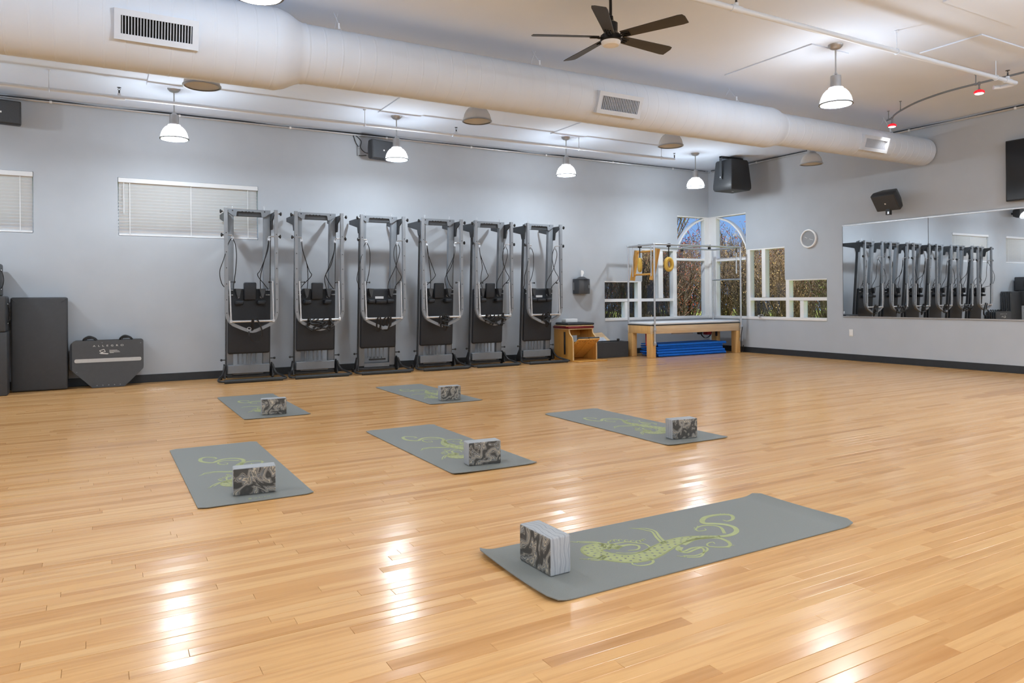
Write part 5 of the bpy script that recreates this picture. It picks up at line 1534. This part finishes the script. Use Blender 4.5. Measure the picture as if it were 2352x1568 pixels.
# ------------------------------------------------------------------ trapeze table (cadillac) in the corner
def trapeze_table():
    x0, x1, y0, y1 = -2.42, -0.185, -1.0, -0.34
    c = Vector(((x0 + x1) / 2, (y0 + y1) / 2, 0.0005))
    t = thing('trapeze_table', 'wooden trapeze table with a steel canopy frame in the window corner', 'table', tuple(c))
    def b(n, m, a, sm=35, parent=t, bev=0.006):
        bm = nb(); bx(bm, a[0] - c.x, a[1] - c.x, a[2] - c.y, a[3] - c.y, a[4], a[5], bev, 2); return obj(n, bm, m, parent, sm)
    for lx in (x0, x1 - 0.105):
        for l_y in (y0, y1 - 0.135):
            b('leg', 'cad_leg', (lx, lx + 0.105, l_y, l_y + 0.135, 0, 0.43))
    for l_y in (y0, y1 - 0.03): b('side_rail', 'maple', (x0, x1, l_y, l_y + 0.03, 0.43, 0.575), bev=0.004)
    for lx in (x0 + 0.0, x1 - 0.03): b('end_rail', 'cad_leg', (lx, lx + 0.03, y0 + 0.031, y1 - 0.031, 0.43, 0.574), bev=0.004)
    b('bed_deck', 'black', (x0 + 0.0, x1 - 0.0, y0 - 0.004, y1 + 0.004, 0.5755, 0.59), bev=0.004)
    b('mattress', 'paper', (x0 + 0.01, x1 - 0.01, y0 + 0.004, y1 - 0.004, 0.5905, 0.628), bev=0.015)
    # canopy
    px0, px1, py0, py1, zt = -2.365, -0.20, -1.03, -0.30, 2.035
    def tb(n, pts, r=0.0165, m='chrome', parent=t, k=12):
        bm = nb(); tube(bm, [Vector(p) - Vector((c.x, c.y, 0)) for p in pts], r, k); return obj(n, bm, m, parent)
    for x in (px0, px1):
        for y in (py0, py1): tb('canopy_post', [(x, y, 0.24), (x, y, zt)], 0.017)
    for y in (py0, py1): tb('canopy_rail', [(px0 - 0.02, y, zt), (px1 + 0.02, y, zt)])
    for x in (px0, px1): tb('canopy_rail', [(x, py0 - 0.02, zt - 0.002), (x, py1 + 0.02, zt - 0.002)])
    for x in (px0, px1):
        for y in (py0, py1):
            b('post_clamp', 'chrome', (x - 0.022, x + 0.022, y - 0.022, y + 0.022, 0.47, 0.53), bev=0.006)
            b('post_foot', 'chrome', (x - 0.022, x + 0.022, y - 0.022, y + 0.022, 0.225, 0.29), bev=0.008)
    # sliding crossbar near the right, with black knobs
    tb('slide_bar', [(-1.02, py0 - 0.02, zt + 0.02), (-1.02, py1 + 0.02, zt + 0.02)], 0.014)
    for y in (py0, py1): b('slide_knob', 'black', (-1.045, -0.995, y - 0.02, y + 0.02, zt - 0.06, zt - 0.018), bev=0.008)
    # push-through bar low at the right end, hanging rod
    tb('push_bar', [(px1, py0, 1.42), (px1, py1, 1.42)], 0.014, 'alu')
    tb('hanging_rod', [(px1 - 0.09, py0 + 0.02, 1.93), (px1 - 0.09, py0 + 0.02, 1.53)], 0.013, 'alu')
    tb('rod_strap', [(px1 - 0.09, py0 + 0.02, zt), (px1 - 0.09, py0 + 0.02, 1.93)], 0.008, 'strap')
    # springs on the posts (chains of eyes)
    for (x, y) in ((px0 + 0.03, py0 + 0.12), (px0 + 0.03, py1 - 0.10)):
        tb('long_spring', [(x, y, zt - 0.03), (x, y, 1.47)], 0.010, 'chrome')
    # wooden trapeze frame tilted at the left end
    for (ya, yb_) in ((-0.41, -0.36), (-0.985, -0.90)):
        bm = nb(); band(bm, [Vector((px0 + 0.12, ya, 1.96)) - Vector((c.x, c.y, 0)), Vector((px0 + 0.05, yb_, 1.40)) - Vector((c.x, c.y, 0))], 0.05, 0.085, (1, 0, 0)); obj('wooden_arm', bm, 'oak', t, smooth=20)
    tb('wooden_dowel', [(px0 + 0.11, -0.98, 1.925), (px0 + 0.11, -0.41, 1.925)], 0.018, 'oak')
    tb('wooden_dowel', [(px0 + 0.07, -0.92, 1.505), (px0 + 0.07, -0.38, 1.505)], 0.018, 'oak')
    # fleece foot loops hung from black straps
    for (x, y, sq) in ((px0 + 0.03, -0.60, 0.4), (px0 + 0.35, py0 + 0.01, 1.0)):
        bm = nb()
        cx_, cy_, cz = x - c.x, y - c.y, 1.68
        ring = [(cx_ + sq * 0.075 * math.sin(k * math.pi / 10), cy_ + (1 - sq) * 0.08 * math.sin(k * math.pi / 10), cz + 0.10 * math.cos(k * math.pi / 10)) for k in range(20)]
        tube(bm, ring, 0.036, 10, closed=True); l = obj('fleece_loop', bm, 'fleece', t)
        bm = nb(); band(bm, [(cx_, cy_, cz + 0.12), (cx_, cy_, zt - 0.015)], 0.022, 0.006, (0, 1, 0)); bx(bm, cx_ - 0.035, cx_ + 0.035, cy_ - 0.022, cy_ + 0.022, zt - 0.04, zt + 0.022, 0.01, 2); obj('loop_strap', bm, 'strap', l)
    # straps and red pulleys hung below the right end
    bm = nb(); band(bm, smooth_path([(0.65, 0.26, 0.43), (0.68, 0.26, 0.33), (0.78, 0.26, 0.27), (0.90, 0.26, 0.31), (0.96, 0.26, 0.42)], 6), 0.03, 0.006, (0, 1, 0)); obj('hanging_strap', bm, 'strap', t)
    b('red_pulley', 'red_rubber', (-0.68, -0.56, -0.62, -0.5, 0.345, 0.43), bev=0.015); b('red_pulley', 'black', (-0.90, -0.80, -0.62, -0.56, 0.36, 0.43), bev=0.015)
    b('black_handle', 'black', (-0.42, -0.38, -0.6, -0.57, 0.31, 0.43), bev=0.01)
    tb('exercise_rod', [(-1.85, -0.9, 0.415), (-1.35, -0.92, 0.405)], 0.009, 'chrome')
    tb('rubber_band', [(-2.29, -0.70, 0.43), (-2.30, -0.72, 0.20)], 0.012, 'red_rubber')
    bm = nb(); band(bm, [Vector(p) - Vector((c.x, c.y, 0)) for p in smooth_path([(px1 + 0.01, py0 - 0.022, 0.50), (px1 - 0.03, py0 - 0.03, 0.3), (px1 - 0.02, py0 - 0.026, 0.06), (px1 + 0.02, py0 - 0.026, 0.03), (px1 + 0.03, py0 - 0.026, 0.15)], 6)], 0.016, 0.005, (0, 1, 0)); obj('long_strap', bm, 'strap', t)
trapeze_table()

# blue folded mats stacked under the table
rnd = random.Random(9)
names = ('bottom blue folded mat of the stack under the trapeze table', 'second blue folded mat from the bottom of the stack', 'middle blue folded mat of the stack', 'fourth blue folded mat from the bottom of the stack', 'topmost blue folded mat under the trapeze table')
z = 0.0008
for k in range(5):
    L_ = 1.72 + rnd.uniform(-.08, .05); D_ = 0.50 + rnd.uniform(-.04, .02); th = 0.019
    bm = nb()
    n = 10; wav = rnd.uniform(0, 6)
    path = []
    # folded sheet: bottom layer, rounded fold at the front, top layer
    sec = [(D_ / 2, 0.0)] + [(-D_ / 2 + 0.02, 0.0)] + [(-D_ / 2 + 0.02 - 0.0125 * math.sin(a), 0.0125 - 0.0125 * math.cos(a)) for a in (math.pi / 4, math.pi / 2, 3 * math.pi / 4)] + [(-D_ / 2 + 0.02, 0.025), (D_ / 2 - 0.02, 0.025)]
    rings = []
    for i in range(n + 1):
        x = -L_ / 2 + L_ * i / n
        dz = 0.0022 * math.sin(wav + i * 0.8)
        rings.append([bm.verts.new((x, a, max(0.0, b_ + th / 2 - 0.0095) + max(0, dz))) for a, b_ in sec] + [bm.verts.new((x, a + (0.0 if 0 < j < len(sec) - 1 else 0.0), b_ + (0.0185 if j >= 5 else 0.0) + max(0, dz) + (0.004 if j < 2 else 0.0))) for j, (a, b_) in list(enumerate(sec))[::-1]])
    m = len(rings[0])
    for A, B in zip(rings, rings[1:]):
        for j in range(m): bm.faces.new((A[j], A[(j + 1) % m], B[(j + 1) % m], B[j]))
    bm.faces.new(rings[0][::-1]); bm.faces.new(rings[-1])
    o = tag(obj('folded_mat', bm, 'blue_mat', smooth=50), names[k], 'exercise mat', 'blue mats under the trapeze table')
    o.location = (-1.33 + rnd.uniform(-.04, .03), -0.64 + rnd.uniform(-.02, .02), z)
    z += 0.0465

# ------------------------------------------------------------------ wooden chair with pedal
def pedal_chair():
    t = thing('pedal_chair', 'honey wooden pilates chair with a split pedal and burgundy seat', 'chair', (-3.71, -0.48, 0.0005))
    c = Vector((-3.71, -0.48, 0))
    prof = [(-0.20, 0.02), (-0.775, 0.02), (-0.775, 0.24), (-0.77, 0.36), (-0.745, 0.42), (-0.70, 0.45), (-0.665, 0.49), (-0.655, 0.54), (-0.20, 0.54)]
    for x in (-3.965, -3.475):
        bm = nb(); prism(bm, [(y - c.y, z) for y, z in prof], 0, 0.022, axes((x - c.x, 0, 0), (0, 1, 0), (0, 0, 1), (1, 0, 0))); obj('side_panel', bm, 'oak', t, smooth=20)
        bm = nb(); band(bm, [(x - c.x + 0.011, y - c.y - 0.0006, z) for y, z in prof[1:8]], 0.022, 0.002, (1, 0, 0)); obj('ply_edge', bm, 'oak_edge', t, smooth=40)
    def b(n, m, a, bev=0.004, seg=2, parent=t, M=None):
        bm = nb(); bx(bm, a[0] - c.x, a[1] - c.x, a[2] - c.y, a[3] - c.y, a[4], a[5], bev, seg, M); return obj(n, bm, m, parent)
    b('base_board', 'oak', (-3.965, -3.36, -0.95, -0.20, 0.0, 0.018))
    b('back_panel', 'oak', (-3.942, -3.476, -0.24, -0.222, 0.02, 0.30))
    b('upper_panel', 'oak', (-3.80, -3.476, -0.30, -0.28, 0.42, 0.54))
    b('seat_board', 'oak_edge', (-3.975, -3.445, -0.665, -0.19, 0.541, 0.556))
    b('seat_cushion', 'red', (-3.985, -3.435, -0.68, -0.185, 0.557, 0.598, ), 0.018, 3)
    # pedal: two boards slanting up towards the front
    for a, e in ((-3.935, -3.715), (-3.705, -3.485)):
        bm = nb()
        p0, p1 = Vector((0, -0.40, 0.04)), Vector((0, -0.90, 0.385))
        d = (p1 - p0); u = d.normalized(); nrm = Vector((0, -u.z, u.y))
        M = axes(((a + e) / 2 - c.x, p0.y - c.y, p0.z), (1, 0, 0), u, nrm)
        hw = (e - a) / 2
        bx(bm, -hw, hw, 0, d.length, -0.011, 0.011, 0.003, 1, M); pd = obj('pedal', bm, 'oak', t)
        bm = nb(); bx(bm, -hw, hw, d.length - 0.035, d.length + 0.008, -0.036, -0.0115, 0.008, 2, M); obj('pedal_pad', bm, 'steel_dark', pd)
        bm = nb()
        for uu, vv in ((-0.05, 0.06), (0.0, 0.05), (0.05, 0.07), (0.06, 0.05), (-0.06, 0.12)):
            lathe(bm, [(0.007, 0.0), (0.007, 0.003)], 8, M @ T(uu, d.length - vv, 0.0105))
        obj('pedal_hole', bm, 'hole', pd)
    b('spring_post', 'black', (-3.978, -3.966, -0.56, -0.52, 0.11, 0.50), 0.004)
    b('spring_post', 'black', (-3.93, -3.90, -0.32, -0.29, 0.40, 0.52), 0.004)
    for z in (0.47, 0.52):
        bm = nb(); tube(bm, [(-3.82 - c.x, -0.32 - c.y, z), (-3.74 - c.x, -0.32 - c.y, z)], 0.008, 8); obj('spring_hook', bm, 'black', t)
pedal_chair()
t = thing('seat_pad', 'loose black cushion on a wooden slab lying on the burgundy chair seat', 'cushion', (-3.705, -0.44, 0.5988))
t.rotation_euler = (0, 0, math.radians(-7))
bm = nb(); bx(bm, -0.27, 0.25, -0.235, 0.235, 0.0, 0.016, 0.003, 1); obj('wooden_slab', bm, 'oak_edge', t)
bm = nb(); bx(bm, -0.25, 0.28, -0.24, 0.24, 0.0165, 0.058, 0.02, 4); obj('cushion', bm, 'vinyl', t)
bm = nb(); bx(bm, -0.125, 0.125, -0.07, 0.07, 0.0, 0.062, 0.006, 2)
o = tag(obj('tissue_box', bm, 'paper'), 'plain white box lying on the black chair cushion', 'box'); o.location = (-3.72, -0.33, 0.6575)

# open dark box with a board and papers
t = thing('storage_box', 'open dark grey storage box between the wooden chair and the trapeze table', 'box', (-2.885, -0.30, 0.0005))
for n, a in (('front_side', (-0.365, 0.365, -0.18, -0.16, 0, 0.285)), ('back_side', (-0.365, 0.365, 0.16, 0.18, 0, 0.285)), ('end_side', (-0.365, -0.345, -0.16, 0.16, 0, 0.285)), ('end_side', (0.345, 0.365, -0.16, 0.16, 0, 0.285)), ('bottom', (-0.345, 0.345, -0.16, 0.16, 0, 0.015))):
    bm = nb(); bx(bm, *a, 0.004, 1); obj(n, bm, 'vinyl_box', t)
t = thing('board_panel', 'cream board with a paper sheet leaning out of the dark storage box', 'board', (-2.90, -0.235, 0.02))
M = RY(0) @ RX(-28)
bm = nb(); prism(bm, [(-0.22, 0.02), (-0.26, 0.44), (0.10, 0.46), (0.25, 0.27), (0.26, 0.02)][::-1], -0.006, 0.006, M @ axes((0, -0.02, 0), (1, 0, 0), (0, 0, 1), (0, 1, 0))); obj('cream_board', bm, 'maple', t, smooth=20)
bm = nb(); prism(bm, [(-0.17, 0.20), (-0.12, 0.36), (0.10, 0.36), (0.19, 0.24), (0.2, 0.2)][::-1], -0.009, -0.007, M @ axes((0, -0.02, 0), (1, 0, 0), (0, 0, 1), (0, 1, 0))); obj('paper_sheet', bm, 'paper_print', t, smooth=20)
t = thing('hand_weight', 'small black knob-ended weight in the dark storage box', 'weight', (-2.615, -0.30, 0.018))
bm = nb(); lathe(bm, [(0.03, 0), (0.03, 0.02), (0.012, 0.03), (0.012, 0.27), (0.028, 0.28), (0.028, 0.305), (0.01, 0.312)], 14); obj('weight_bar', bm, 'black', t)
